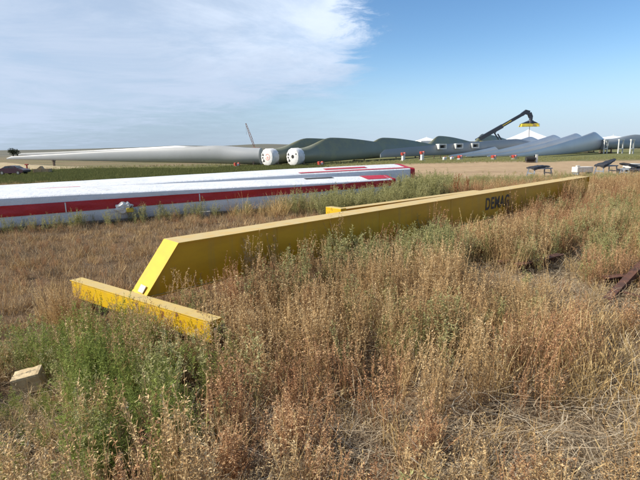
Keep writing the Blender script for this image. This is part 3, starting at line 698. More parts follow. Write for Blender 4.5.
# ------------------------------------------------------------------ maroon car at left
def car(loc, rz, label):
    root = empty('parked_car', loc, rz, label=label, cat='car')
    prof = [(-2.35, 0.45), (-2.38, 0.85), (-2.25, 1.0), (-1.55, 1.08), (-0.95, 1.45), (-0.1, 1.52), (0.55, 1.44), (1.25, 1.04), (2.1, 0.88), (2.36, 0.72), (2.38, 0.42), (1.9, 0.28), (-1.9, 0.28)]
    rings = []
    for y_, s_, top in ((-0.93, 0.985, 0.0), (-0.90, 1.0, 0.25), (-0.78, 1.0, 0.9), (0, 1.0, 1.0), (0.78, 1.0, 0.9), (0.90, 1.0, 0.25), (0.93, 0.985, 0.0)):
        rings.append([(x * s_, y_ * (1 - 0.16 * smooth01((z - 0.95) / 0.5)), z if z < 1.0 else 1.0 + (z - 1.0) * (0.75 + 0.25 * top)) for x, z in prof])
    MB().loft(rings).build('body', M['maroon'], root, smooth=True, autos=35)
    for s_ in (-1, 1):
        yy = s_ * 0.865
        MB().prism([(-1.30, yy, 1.07), (-0.88, yy * 0.94, 1.37), (-0.15, yy * 0.93, 1.43), (-0.15, yy, 1.06)], (0, 0.03 * s_, 0)).build('side_window', M['glass'], root)
        MB().prism([(-0.07, yy, 1.06), (-0.07, yy * 0.93, 1.43), (0.48, yy * 0.94, 1.37), (1.05, yy, 1.05)], (0, 0.03 * s_, 0)).build('side_window', M['glass'], root)
        for x_ in (-1.42, 1.45):
            wl = MB().tube((x_, s_ * 0.72, 0.33), (x_, s_ * 0.95, 0.33), 0.33, n=22).build('wheel', M['tyre'], root, smooth=True)
            MB().tube((x_, s_ * 0.93, 0.33), (x_, s_ * 0.965, 0.33), 0.2, n=14).build('rim', M['chrome'], wl)
        MB().box((2.28, s_ * 0.66, 0.70), (0.14, 0.38, 0.14), bev=0.03).build('headlight', M['chrome'], root)
        MB().box((-2.32, s_ * 0.68, 0.88), (0.12, 0.32, 0.14), bev=0.03).build('tail_light', M['red'], root)
    MB().prism([(0.62, -0.66, 1.43), (1.22, -0.74, 1.08), (1.22, 0.74, 1.08), (0.62, 0.66, 1.43)], (0.03, 0, 0.03)).build('windscreen', M['glass'], root)
    MB().box((2.36, 0, 0.48), (0.10, 1.5, 0.16), bev=0.02).build('bumper', M['tyre'], root)
    return root
car((-51.2, 81.5, ground(-51.2, 81.5) + 0.15), R(-6), 'dark maroon car parked on the grass at the left edge beyond the wrapped blades')

hp = []
for i in range(15):
    t = i / 14; x_ = -88 + 34 * t; hh = 1.9 * (1 - t) ** 0.8 + 0.02
    hp.append([(x_, 112 + (k - 4) * 1.6 + 2 * math.sin(t * 5), -2.15 + hh * math.sin(math.pi * k / 8) * (1 + 0.15 * math.sin(k * 2 + i)) + 0.1) for k in range(9)])
tag(MB().loft(hp, closed=False, cap=False).build('dirt_berm', M['berm'], None, smooth=True, autos=80), kind='structure')
# plywood box and orange post near the car
pb = empty('plywood_crate', (-49.2, 86.5, -2), R(10), label='tan plywood crate with a peaked lid just right of the maroon car', cat='crate')
MB().box((0, 0, 0.42), (2.7, 1.4, 0.84)).build('body', M['timber'], pb)
MB().prism([(-0.7, -0.6, 0.84), (0.2, -0.6, 0.84), (-0.1, -0.6, 1.3)], (0, 1.1, 0)).build('lid', M['timber'], pb)
for x_ in (-1.1, 0, 1.1): MB().box((x_, -0.73, 0.42), (0.12, 0.06, 0.84)).build('batten', M['timber'], pb)
mk = empty('marker_post', (-57.0, 95.0, -2), 0, label='short orange marker post behind the maroon car', cat='post')
MB().tube((0, 0, 0), (0, 0, 1.3), 0.16, 0.13, n=10).build('post', M['cradle_red'], mk); MB().box((0, 0, 1.35), (0.7, 0.3, 0.25), bev=0.05).build('cap', M['cradle_red'], mk)

# ------------------------------------------------------------------ racks and steel at right, on the sandy pad
def trestle(x, y, rz, w_, h_, dpt, label, slab_tilt=8, slab='rubber_sheet'):
    root = empty('steel_trestle', (x, y, ground(x, y)), rz, label=label, cat='trestle', group='steel trestles on the sandy pad')
    for sx in (-1, 1):
        for sy in (-1, 1):
            MB().bar((sx * w_ * 0.5, sy * dpt * 0.5, 0), (sx * w_ * 0.44, sy * dpt * 0.4, h_), 0.12, 0.12).build('leg', M['steel_blue'], root)
        MB().bar((sx * w_ * 0.47, -dpt * 0.5, h_ * 0.45), (sx * w_ * 0.47, dpt * 0.5, h_ * 0.45), 0.1, 0.1).build('brace', M['steel_blue'], root)
    MB().box((0, 0, h_ + 0.05), (w_, dpt, 0.12)).build('top_rail', M['steel_blue'], root)
    n = 12; rings = []; rg = random.Random(int(x * 10))
    for i in range(n + 1):
        t = i / n; x_ = (t - 0.5) * w_ * 1.05; zc = h_ + 0.16 + x_ * math.tan(R(slab_tilt)) + max(0, w_ * 0.5 * abs(math.tan(R(slab_tilt)))) + rg.uniform(-0.03, 0.05) + (0.12 * (1 - abs(t - 0.42) * 2) if abs(slab_tilt) < 5 else 0); d_ = dpt * (0.56 + 0.05 * math.sin(t * 9)) * (1 - 0.75 * t ** 3)
        rings.append([(x_, -d_, zc - 0.05 - 0.30 * (1 - t) * (1 - 0.3 * rg.random())), (x_, -d_ * 0.95, zc + 0.02), (x_, 0.1, zc + 0.08), (x_, d_, zc), (x_, d_, zc - 0.12), (x_, 0, zc - 0.08)])
    MB().loft(rings).build('rubber_sheet', M[slab], root); return root
trestle(24.9, 54.5, R(12), 2.3, 0.85, 1.3, 'blue-grey trestle under a humped black sheet, standing alone left of the white crate', 3)
trestle(33.6, 56.5, R(18), 2.2, 0.95, 1.2, 'trestle whose black sheet slants up to the right beside the white crate', 16)
trestle(35.8, 55.0, R(8), 2.3, 0.60, 1.4, 'trestle carrying dark slabs at the right end of the row', -12)
wc = empty('white_crate', (31.2, 57.2, ground(31.2, 57.2)), R(10), label='long cream-white crate on the sandy pad just past the girder end', cat='crate')
MB().box((0, 0, 0.62), (2.1, 1.0, 0.62), bev=0.03).build('body', M['crate_white'], wc)
for x_ in (-0.85, 0.85): MB().box((x_, 0, 0.155), (0.18, 1.0, 0.31)).build('skid', M['steel_blue'], wc)
MB().box((-0.8, -0.2, 1.02), (0.4, 0.3, 0.18), bev=0.03).build('lid_clip', M['crate_white'], wc)
sb = empty('steel_stack', (36.9, 56.8, ground(36.9, 56.8)), R(10), label='stack of blue-grey steel boxes behind the slanting black sheets', cat='steel stack')
for k, (x_, z_, w_) in enumerate(((-0.9, 0.35, 1.3), (0.6, 0.35, 1.4), (-0.1, 0.95, 1.5), (1.9, 0.3, 1.1))):
    MB().box((x_, 0, z_), (w_, 1.2, 0.52), bev=0.03).build('steel_box', M['steel_blue'] if k != 2 else M['crate_white'], sb)
tb = empty('timber_stack', (34.3, 50.3, ground(34.3, 50.3)), R(6), label='low pile of cream timber planks in front of the trestles', cat='timber pile')
for k in range(5): MB().box((0.4 * (k % 2), (k - 2) * 0.28, 0.12 + 0.14 * (k % 2)), (3.4, 0.24, 0.13)).build('plank', M['timber'] if k % 2 else M['crate_white'], tb)
tk = empty('small_tank', (40.5, 92.0, ground(40.5, 92.0)), 0, label='small dark tank with a white post on the sand below the light grey fan', cat='tank')
MB().tube((-1.2, 0, 0.7), (0.4, 0, 0.7), 0.45, n=14).build('tank_body', M['dark'], tk, smooth=True); MB().box((0.8, 0, 0.75), (0.35, 0.35, 1.5)).build('post', M['frame_white'], tk)
MB().box((-0.4, 0, 0.13), (1.6, 0.6, 0.26)).build('skid', M['wheel_steel'], tk)

# ------------------------------------------------------------------ vegetation
def leaf_mat(name, ramp, trans=0.25, rough=0.7):
    """ramp colours pick by a per-face attribute and by plant, so hue varies plant to plant and leaf to leaf"""
    m = bpy.data.materials.new(name); m.use_nodes = True; t = m.node_tree; t.nodes.clear()
    at_ = N(t, 'ShaderNodeAttribute', attribute_name='shade', attribute_type='GEOMETRY')
    oi = N(t, 'ShaderNodeObjectInfo')
    f = mth(t, 'ADD', mth(t, 'MULTIPLY', at_.outputs['Fac'], 0.72), mth(t, 'MULTIPLY', oi.outputs['Random'], 0.28))
    cr_ = N(t, 'ShaderNodeValToRGB'); t.links.new(f, cr_.inputs[0]); e = cr_.color_ramp.elements
    for i, c in enumerate(ramp):
        p = i / (len(ramp) - 1)
        if i == 0: e[0].position = 0; e[0].color = (*c, 1)
        elif i == len(ramp) - 1: e[-1].position = 1; e[-1].color = (*c, 1)
        else: q = e.new(p); q.color = (*c, 1)
    o_ = N(t, 'ShaderNodeOutputMaterial'); d_ = N(t, 'ShaderNodeBsdfDiffuse'); tr = N(t, 'ShaderNodeBsdfTranslucent'); mx = N(t, 'ShaderNodeMixShader')
    mx.inputs[0].default_value = trans
    t.links.new(cr_.outputs[0], d_.inputs[0]); t.links.new(cr_.outputs[0], tr.inputs[0])
    t.links.new(d_.outputs[0], mx.inputs[1]); t.links.new(tr.outputs[0], mx.inputs[2]); t.links.new(mx.outputs[0], o_.inputs[0]); return m
V = {
 'straw': leaf_mat('straw', [(0.23, 0.135, 0.055), (0.43, 0.285, 0.125), (0.60, 0.44, 0.21), (0.76, 0.62, 0.37)], 0.2),
 'dryweed': leaf_mat('dry_weed', [(0.13, 0.070, 0.034), (0.33, 0.20, 0.095), (0.57, 0.40, 0.20), (0.78, 0.63, 0.38)], 0.2),
 'redweed': leaf_mat('red_weed', [(0.12, 0.055, 0.030), (0.31, 0.155, 0.080), (0.53, 0.325, 0.17), (0.74, 0.56, 0.33)], 0.2),
 'green': leaf_mat('green_weed', [(0.13, 0.155, 0.04), (0.22, 0.265, 0.065), (0.33, 0.37, 0.11), (0.50, 0.50, 0.23)], 0.3),
 'sage': leaf_mat('sage_weed', [(0.17, 0.15, 0.06), (0.28, 0.275, 0.11), (0.41, 0.39, 0.18), (0.58, 0.53, 0.29)], 0.25),
 'strip': leaf_mat('strip_grass', [(0.10, 0.11, 0.04), (0.15, 0.16, 0.06), (0.22, 0.21, 0.09)], 0.25),
 'dock': leaf_mat('rusty_dock', [(0.14, 0.04, 0.02), (0.28, 0.09, 0.04), (0.40, 0.16, 0.07), (0.46, 0.24, 0.11)], 0.2),
 'litter': leaf_mat('pale_litter', [(0.17, 0.115, 0.07), (0.32, 0.235, 0.145), (0.48, 0.385, 0.26), (0.64, 0.55, 0.40)], 0.1),
}
class PB:
    def __init__(s): s.v = []; s.f = []; s.c = []
    def face(s, pts, sh):
        b = len(s.v); s.v += pts; s.f.append(tuple(range(b, b + len(pts)))); s.c.append(min(1, max(0, sh)))
    def strip(s, pts, w0, w1, sh, rg, crossed=False):
        for rep in range(2 if crossed else 1):
            an = rg.uniform(0, math.pi); sx, sy = math.cos(an), math.sin(an); n = len(pts)
            prev = None
            for i, p in enumerate(pts):
                hw = (w0 + (w1 - w0) * i / (n - 1)) * 0.5
                cur = ((p[0] - sx * hw, p[1] - sy * hw, p[2]), (p[0] + sx * hw, p[1] + sy * hw, p[2]))
                if prev: s.face([prev[0], prev[1], cur[1], cur[0]], sh)
                prev = cur
    def leaf(s, p, L, W, rg, sh, dr=None, droop=0.0):
        if dr is None:
            a = rg.uniform(0, 6.283); z = rg.uniform(-0.3, 0.9); c = math.sqrt(max(0, 1 - z * z)); dr = (math.cos(a) * c, math.sin(a) * c, z)
        a = rg.uniform(0, 6.283); q = (math.cos(a), math.sin(a), rg.uniform(-0.5, 0.5))
        m = (p[0] + dr[0] * L * 0.5 + q[0] * W * 0.5, p[1] + dr[1] * L * 0.5 + q[1] * W * 0.5, p[2] + dr[2] * L * 0.5 + q[2] * W * 0.5)
        m2 = (2 * (p[0] + dr[0] * L * 0.5) - m[0], 2 * (p[1] + dr[1] * L * 0.5) - m[1], 2 * (p[2] + dr[2] * L * 0.5) - m[2])
        e = (p[0] + dr[0] * L, p[1] + dr[1] * L, p[2] + dr[2] * L - droop * L)
        s.face([p, m, e, m2], sh)
    def mesh(s, name, mat):
        me = bpy.data.meshes.new(name); me.from_pydata(s.v, [], s.f); me.materials.append(mat)
        at_ = me.attributes.new('shade', 'FLOAT', 'FACE'); at_.data.foreach_set('value', s.c); return me
def curve(p, d, L, n, bend, rg, grav=0.0):
    pts = [p]; d = list(d)
    for i in range(n):
        l = math.sqrt(sum(k * k for k in d)); d = [k / l for k in d]
        p = (p[0] + d[0] * L / n, p[1] + d[1] * L / n, max(0.004, p[2] + d[2] * L / n)); pts.append(p)
        d[0] += rg.uniform(-bend, bend); d[1] += rg.uniform(-bend, bend); d[2] += rg.uniform(-bend, bend) * 0.5 - grav
    return pts
def updir(rg, lean): a = rg.uniform(0, 6.283); s_ = rg.uniform(0, lean); return (math.cos(a) * s_, math.sin(a) * s_, 1.0)
def weed(seed, mat, H=0.6, ns=14, base=0.07, lean=0.4, br=9, brL=0.16, leaves=3, lL=0.022, lW=0.010, sw=0.005, spike=0, bias=0.5, bend=0.12, low=0.25):
    """branchy annual weed: main stems, side branchlets, small leaves or seed husks on them"""
    rg = random.Random(seed); b = PB()
    for k in range(ns):
        a = rg.uniform(0, 6.283); rr = base * math.sqrt(rg.random()); p = (rr * math.cos(a), rr * math.sin(a), 0.0)
        h = H * rg.uniform(0.6, 1.08); d = updir(rg, lean); tone = rg.uniform(-0.15, 0.15)
        pts = curve(p, d, h, 6, bend, rg); b.strip(pts, sw, sw * 0.45, bias * 0.8 + tone + rg.uniform(-.1, .1), rg)
        for j in range(br):
            t = rg.uniform(low, 1.0); i = min(5, int(t * 6)); u = t * 6 - i
            q = tuple(pts[i][c] + (pts[i + 1][c] - pts[i][c]) * u for c in range(3))
            d2 = updir(rg, 1.3); bl = brL * (1.15 - t * 0.7) * rg.uniform(0.5, 1.2)
            bp = curve(q, d2, bl, 2, 0.2, rg); b.strip(bp, sw * 0.5, sw * 0.3, bias + tone, rg)
            for m in range(leaves):
                tt = rg.uniform(0.2, 1.0); i2 = min(1, int(tt * 2)); u2 = tt * 2 - i2
                r_ = tuple(bp[i2][c] + (bp[i2 + 1][c] - bp[i2][c]) * u2 for c in range(3))
                b.leaf(r_, lL * rg.uniform(0.6, 1.4), lW * rg.uniform(0.7, 1.3), rg, bias + tone + rg.uniform(-0.3, 0.35))
        for j in range(spike):
            t = rg.uniform(0.68, 1.0) * 6; i = min(5, int(t)); u = t - i
            q = tuple(pts[i][c] + (pts[i + 1][c] - pts[i][c]) * u for c in range(3))
            b.leaf(q, lL * rg.uniform(0.5, 1.0), lW * 1.2, rg, bias + 0.15 + rg.uniform(-0.2, 0.3))
    return b.mesh('weed_clump', mat)
def tuft(seed, mat, H=0.3, n=40, base=0.06, lean=0.9, wd=0.005, bias=0.55, grav=0.18, heads=0, flat=0.0):
    rg = random.Random(seed); b = PB()
    for k in range(n):
        a = rg.uniform(0, 6.283); rr = base * math.sqrt(rg.random()); p = (rr * math.cos(a), rr * math.sin(a), 0.0)
        d = updir(rg, lean); d = (d[0], d[1], 1.0 - flat * rg.random()); h = H * rg.uniform(0.4, 1.15); sh = bias + rg.uniform(-0.35, 0.35)
        pts = curve(p, d, h, 4, 0.12, rg, grav * rg.uniform(0.2, 1.6)); b.strip(pts, wd, wd * 0.3, sh, rg)
        if k < heads:
            for j in range(7):
                q = tuple(pts[-1][c] + (pts[-2][c] - pts[-1][c]) * j * 0.16 for c in range(3)); b.leaf(q, 0.02, 0.006, rg, sh + 0.15, d)
    return b.mesh('grass_tuft', mat)
def litter(seed, mat, n=75, r=0.35, L=0.30, wd=0.0055, bias=0.5, hz=0.11, bn=0.55):
    rg = random.Random(seed); b = PB()
    for k in range(n):
        a = rg.uniform(0, 6.283); rr = r * math.sqrt(rg.random()); p = (rr * math.cos(a), rr * math.sin(a), rg.uniform(0.005, hz))
        a2 = rg.uniform(0, 6.283); d = (math.cos(a2), math.sin(a2), rg.uniform(-0.15, 0.25)); l = L * rg.uniform(0.25, 1.2)
        b.strip(curve(p, d, l, 5, bn, rg), wd * rg.uniform(0.5, 1.2), wd * 0.4, bias + rg.uniform(-0.45, 0.4), rg)
    return b.mesh('straw_litter', mat)

def cover(name, label, cat, protos, pts):
    """pts: array x, y, scale, height scale, tilt x, tilt y, spin, variant; instanced on points: nobody could count these"""
    src = bpy.data.collections.new(name + '_sources')
    for i, me in enumerate(protos):
        o = bpy.data.objects.new('%s_source_%02d' % (name, i), me); src.objects.link(o)
    n = len(pts); me = bpy.data.meshes.new(name)
    me.from_pydata([(p[0], p[1], ground(p[0], p[1]) - 0.01) for p in pts], [], [])
    a = me.attributes.new('rot', 'FLOAT_VECTOR', 'POINT'); a.data.foreach_set('vector', np.array([(p[4], p[5], p[6]) for p in pts], dtype=np.float32).ravel())
    a = me.attributes.new('scl', 'FLOAT_VECTOR', 'POINT'); a.data.foreach_set('vector', np.array([(p[2], p[2], p[3]) for p in pts], dtype=np.float32).ravel())
    a = me.attributes.new('vid', 'INT', 'POINT'); a.data.foreach_set('value', np.array([int(p[7]) % len(protos) for p in pts], dtype=np.int32))
    ob = link_mesh(name, me); tag(ob, label, cat, kind='stuff')
    ng = bpy.data.node_groups.new(name, 'GeometryNodeTree')
    ng.interface.new_socket('Geometry', in_out='INPUT', socket_type='NodeSocketGeometry'); ng.interface.new_socket('Geometry', in_out='OUTPUT', socket_type='NodeSocketGeometry')
    gi = ng.nodes.new('NodeGroupInput'); go = ng.nodes.new('NodeGroupOutput'); ci = ng.nodes.new('GeometryNodeCollectionInfo'); ip = ng.nodes.new('GeometryNodeInstanceOnPoints')
    ci.inputs['Collection'].default_value = src; ci.inputs['Separate Children'].default_value = True; ci.inputs['Reset Children'].default_value = True
    def attr(nm, ty):
        q = ng.nodes.new('GeometryNodeInputNamedAttribute'); q.data_type = ty; q.inputs[0].default_value = nm; return q.outputs[0]
    e2r = ng.nodes.new('FunctionNodeEulerToRotation')
    L_ = ng.links
    L_.new(gi.outputs[0], ip.inputs['Points']); L_.new(ci.outputs[0], ip.inputs['Instance']); ip.inputs['Pick Instance'].default_value = True
    L_.new(attr('vid', 'INT'), ip.inputs['Instance Index']); L_.new(attr('rot', 'FLOAT_VECTOR'), e2r.inputs[0]); L_.new(e2r.outputs[0], ip.inputs['Rotation'])
    L_.new(attr('scl', 'FLOAT_VECTOR'), ip.inputs['Scale']); L_.new(ip.outputs[0], go.inputs[0])
    md = ob.modifiers.new('cover', 'NODES'); md.node_group = ng; return ob

rng_ = np.random.default_rng(11)
def scatter(y0, y1, dens, kx=0.78, pad=0.8):
    """random points over the trapezoid of ground in and around view"""
    area = (y1 - y0) * (kx * (y0 + y1) + 2 * pad); n = int(area * dens)
    y = rng_.uniform(0, 1, n * 2) * (y1 - y0) + y0; x = rng_.uniform(-1, 1, n * 2) * (kx * y1 + pad)
    k = np.abs(x) < kx * y + pad; x, y = x[k], y[k]
    # keep density exact
    full = (y1 - y0) * 2 * (kx * y1 + pad); m = int(full * dens); keep = rng_.uniform(0, 1, len(x)) < min(1, m / (n * 2)) ; return x[keep], y[keep]
def nz(x, y, s, o=0.0):
    return np.array([noise.noise(Vector((a * s + o, b * s - o, o))) for a, b in zip(x, y)])
def sd_line(x, y, ax_, ay_, bx, by):
    """signed distance to a segment's line (positive beyond), and the position along it 0..1"""
    dx, dy = bx - ax_, by - ay_; L = math.hypot(dx, dy); ux, uy = dx / L, dy / L
    return (x - ax_) * -uy + (y - ay_) * ux, ((x - ax_) * ux + (y - ay_) * uy) / L
def clear_mask(x, y):
    """False where solid things stand"""
    ok = np.ones(len(x), bool)
    d, t = sd_line(x, y, -2.12, 5.70, 8.47, 15.37); ok &= ~((d > -0.06) & (d < 0.48) & (t > -0.02) & (t < 1.01))
    d, t = sd_line(x, y, -3.42, 6.22, -1.17, 4.55); ok &= ~((d > -0.03) & (d < 0.24) & (t > -0.03) & (t < 1.03))
    d, t = sd_line(x, y, 0.62, 12.72, 7.6, 18.45); ok &= ~((d > -0.12) & (d < 0.6) & (t > -0.06) & (t < 1.0))
    for (a, b, c, e, w_) in ((-24.5, 5.9, -8.77, 12.99, 1.7), (-8.77, 12.99, -4.9, 14.8, 1.6), (-4.9, 14.8, 0.04, 16.95, 1.4), (0.04, 16.95, 2.95, 18.5, 1.2), (-25.6, 7.7, -9.7, 14.9, 2.0), (-9.7, 14.9, -0.85, 18.85, 2.0), (-0.85, 18.85, 4.15, 20.9, 2.0)):
        d, t = sd_line(x, y, a, b, c, e); ok &= ~((d > -0.05) & (d < w_) & (t > -0.02) & (t < 1.02))
    ok &= ~((np.abs(x + 2.68) < 0.24) & (y > 3.75) & (y < 4.22))
    ok &= ~((np.abs(x + 50.4) < 2.7) & (np.abs(y - 81.5) < 1.3))
    d, t = sd_line(x, y, -1.85, 2.80, -2.62, 3.95); ok &= ~((np.abs(d) < 0.26) & (t > 0.15) & (t < 1.0))
    return ok
def ell(x, y, cx, cy, rx, ry, a=0.0):
    c, s = math.cos(R(a)), math.sin(R(a)); u = ((x - cx) * c + (y - cy) * s) / rx; v = (-(x - cx) * s + (y - cy) * c) / ry
    return np.clip(1.35 - np.sqrt(u * u + v * v), 0, 1) ** 0.7
def pack(x, y, lo, hi, tilt, nvar, hmul=None):
    n = len(x); s = rng_.uniform(lo, hi, n); hs = s * rng_.uniform(0.85, 1.15, n) * (hmul if hmul is not None else 1)
    return np.stack([x, y, s, hs, rng_.normal(0, tilt, n), rng_.normal(0, tilt, n), rng_.uniform(0, 6.283, n), rng_.integers(0, nvar, n)], 1)
def girder_side(x, y):
    d, t = sd_line(x, y, -2.12, 5.70, 8.47, 15.37); return d, t * 14.35

# --- near ground, camera side of the girder
dry_p, red_p, green_p, sage_p, straw_p, lit_p, short_p = [], [], [], [], [], [], []
x, y = scatter(1.6, 20, 34)
ok = clear_mask(x, y); x, y = x[ok], y[ok]
gd, gt = girder_side(x, y)
front = (gd < 0) | (gt > 14.2)
leftside = (gt < -0.2)
n1 = nz(x, y, 0.55, 3.1); n2 = nz(x, y, 1.3, 8.2); n3 = nz(x, y, 0.3, 1.7)
U = rng_.uniform(0, 1, len(x))
green = np.maximum.reduce([ell(x, y, -1.98, 4.15, 0.85, 1.35, 28), ell(x, y, -1.75, 2.85, 0.75, 0.5), 0.8 * ell(x, y, -3.2, 3.6, 0.7, 0.6)])
sage = np.maximum.reduce([ell(x, y, 2.1, 8.5, 1.1, 0.55, 42), 0.9 * ell(x, y, 0.9, 7.3, 1.5, 0.35, 42), 0.8 * ell(x, y, 1.9, 7.3, 0.5, 0.5), 0.9 * ell(x, y, 4.55, 7.9, 1.3, 0.7, 30), 0.7 * ell(x, y, 6.6, 10.5, 2.5, 1.0, 40), 0.5 * ell(x, y, 8.8, 12.5, 3, 2, 40), 0.6 * ell(x, y, -1.0, 3.4, 0.5, 0.5), 0.45 * ell(x, y, 1.1, 4.6, 0.9, 0.6)])
sage = np.clip(sage + 0.45 * n2 + 0.04, 0, 1)
bare = np.maximum.reduce([ell(x, y, 1.9, 3.05, 0.95, 0.42, 10), 0.8 * ell(x, y, 2.45, 3.6, 0.45, 0.35), 0.9 * ell(x, y, 3.0, 4.25, 0.32, 0.7, -20), ell(x, y, -2.45, 2.75, 0.6, 0.45), 0.5 * ell(x, y, 0.35, 3.3, 0.4, 0.4), 0.9 * ell(x, y, 3.7, 5.75, 0.6, 0.45, 30), ell(x, y, -2.66, 3.80, 0.28, 0.28), ell(x, y, 3.15, 7.05, 0.75, 0.50, 30), 0.9 * ell(x, y, 3.95, 6.3, 0.9, 0.45, 20), 0.9 * ell(x, y, 4.4, 8.1, 0.9, 0.35, 35), 0.95 * ell(x, y, 2.45, 6.9, 0.22, 1.0, -18), 0.8 * ell(x, y, 2.2, 7.9, 0.35, 0.25)])
leftshort = leftside & (gd > -0.6) | (x < -2.9)
tall = front & ~leftshort
def take(mask): return x[mask], y[mask]
low_ = np.maximum(ell(x, y, 3.15, 6.75, 0.85, 0.60, 30), ell(x, y, 3.95, 5.8, 1.0, 0.6, 20)); low_ = np.maximum(low_, 0.95 * ell(x, y, 4.0, 10.6, 1.6, 0.75, 42))
m = tall & (U < 0.74) & (rng_.uniform(0, 1, len(x)) > bare * 1.25) & (rng_.uniform(0, 1, len(x)) > green * 0.9) & (rng_.uniform(0, 1, len(x)) > sage * 0.85)
hm = (1 + 0.45 * n1[m] + 0.25 * n2[m]) * (1 + 0.28 * np.exp(-(gd[m] / 1.1) ** 2) * (gt[m] > 0.6)) * (1 - 0.55 * low_[m]) * (1 - 0.38 * (y[m] < 3.25 + 0.5 * n2[m]) * (x[m] > -0.7))
redm = (nz(*take(m), 0.7, 5.5) + 0.6 * nz(*take(m), 2.5, 2.5)) > 0.10 + 0.15 * n3[m]
P_ = pack(*take(m), 0.75, 1.15, 0.10, 4, hm); dry_p.append(P_[~redm]); red_p.append(P_[redm])
m = tall & (U > 0.62) & (U < 0.92) & (rng_.uniform(0, 1, len(x)) > green * 0.7)
straw_p.append(pack(*take(m), 0.8, 1.4, 0.15, 4, 1 - 0.5 * bare[m]))
m = front & (rng_.uniform(0, 1, len(x)) < green * 0.95) & (rng_.uniform(0, 1, len(x)) > bare); green_p.append(pack(*take(m), 0.7, 1.05, 0.12, 4, 1 + 0.3 * n2[m]))
m = front & (rng_.uniform(0, 1, len(x)) < green * 0.13); dry_p.append(pack(*take(m), 0.6, 1.0, 0.12, 4)); m = front & (rng_.uniform(0, 1, len(x)) < green * 0.18); sage_p.append(pack(*take(m), 0.6, 0.9, 0.12, 4))
m = tall & (rng_.uniform(0, 1, len(x)) < sage * 0.55 * (1 - low_)) & (bare < 0.5); sage_p.append(pack(*take(m), 0.75, 1.2, 0.12, 4, 1 - 0.5 * low_[m]))
m = front & (U < 0.20 + 0.8 * bare + 0.5 * ((y < 3.4) & (x > -0.7))); lit_p.append(pack(*take(m), 0.8, 1.5, 0.1, 4))
cn_, ct_ = sd_line(x, y, -3.42, 6.22, -1.17, 4.55)
m = (cn_ < -0.03) & (cn_ > -0.42) & (ct_ > 0.0) & (ct_ < 1.05) & (rng_.uniform(0, 1, len(x)) < 0.8)
dry_p.append(pack(*take(m), 0.62, 0.82, 0.1, 4)); m &= rng_.uniform(0, 1, len(x)) < 0.8; straw_p.append(pack(*take(m), 1.1, 1.45, 0.1, 4))
bx, by = rng_.uniform(-1, 1, 46), rng_.uniform(0.2, 0.93, 46)
bx, by = -1.85 - 0.77 * by + 0.22 * bx * 0.83, 2.80 + 1.15 * by + 0.22 * bx * 0.55
straw_p.append(pack(bx[:16], by[:16], 0.5, 0.8, 0.2, 4)); green_p.append(pack(bx[16:30], by[16:30], 0.3, 0.45, 0.2, 4)); lit_p.append(pack(bx[30:], by[30:], 0.6, 1.0, 0.1, 4))
kx_ = rng_.normal(0, 1, (70, 2)); straw_p.append(pack(2.3 + 0.30 * kx_[:, 0], 4.4 + 0.5 * kx_[:, 1], 1.1, 1.55, 0.18, 4))
kx_ = rng_.normal(0, 1, (60, 2)); straw_p.append(pack(3.1 + 0.5 * kx_[:, 0], 9.2 + 0.25 * kx_[:, 1], 1.3, 1.9, 0.1, 4))
for cx_, cy_, nn_ in ((0.35, 7.15, 8), (0.95, 7.65, 12), (1.45, 8.05, 12), (1.9, 8.35, 14), (2.3, 8.75, 10), (2.05, 7.6, 9), (-0.35, 6.5, 6)):
    kx_ = rng_.normal(0, 0.16, (nn_, 2)); sage_p.append(pack(cx_ + kx_[:, 0], np.minimum(cy_ + kx_[:, 1], 5.66 + (cx_ + kx_[:, 0] + 2.17) * 0.913 - 0.15), 0.95, 1.3, 0.12, 4))
# left of the girder's near end: low red-brown dry weeds; behind it: short tan grass
m = leftshort & front & (U < 0.75) & (rng_.uniform(0, 1, len(x)) > green) & (rng_.uniform(0, 1, len(x)) > bare)
P_ = pack(*take(m), 0.55, 0.85, 0.12, 4, np.full(m.sum(), 0.62)); k = (nz(*take(m), 0.9, 6.0) > -0.05) & (rng_.uniform(0, 1, len(P_)) < 0.8); red_p.append(P_[k]); dry_p.append(P_[~k])
m = leftshort & front & (U > 0.55); straw_p.append(pack(*take(m), 0.6, 1.0, 0.15, 4))
back = ~front
m = back & (U < 0.85); short_p.append(pack(*take(m), 0.8, 1.5, 0.15, 4, 1 + 0.4 * n1[m]))
m = back & (U > 0.80) & (n1 > -0.05); red_p.append(pack(*take(m), 0.35, 0.55, 0.12, 4, np.full(m.sum(), 0.75)))
# weeds along the foot of the front wrapped blade
d1, t1 = sd_line(x, y, -24.5, 5.9, -8.77, 12.99); d2, t2 = sd_line(x, y, -8.77, 12.99, 2.95, 18.5)
foot = ((t1 < 1) & (d1 > -0.9) & (d1 < 0)) | ((t2 > 0) & (t2 < 1.3) & (d2 > -0.8) & (d2 < 0))
m = foot & (U < 0.30 + 0.35 * (n1 > 0.05)); sage_p.append(pack(*take(m), 0.55, 0.95, 0.12, 4, np.full(m.sum(), 0.9)))
m = back & (rng_.uniform(0, 1, len(x)) < 1.1 * ell(x, y, 1.6, 16.2, 2.3, 1.0, 28)); sage_p.append(pack(*take(m), 0.8, 1.25, 0.1, 4))
m = back & (rng_.uniform(0, 1, len(x)) < 0.9 * ell(x, y, 3.7, 18.7, 1.1, 0.9, 28)); sage_p.append(pack(*take(m), 1.1, 1.6, 0.1, 4))
m = back & (rng_.uniform(0, 1, len(x)) < 0.5 * ell(x, y, -1.2, 15.2, 1.6, 0.5, 25)); straw_p.append(pack(*take(m), 1.2, 2.0, 0.1, 4)); 
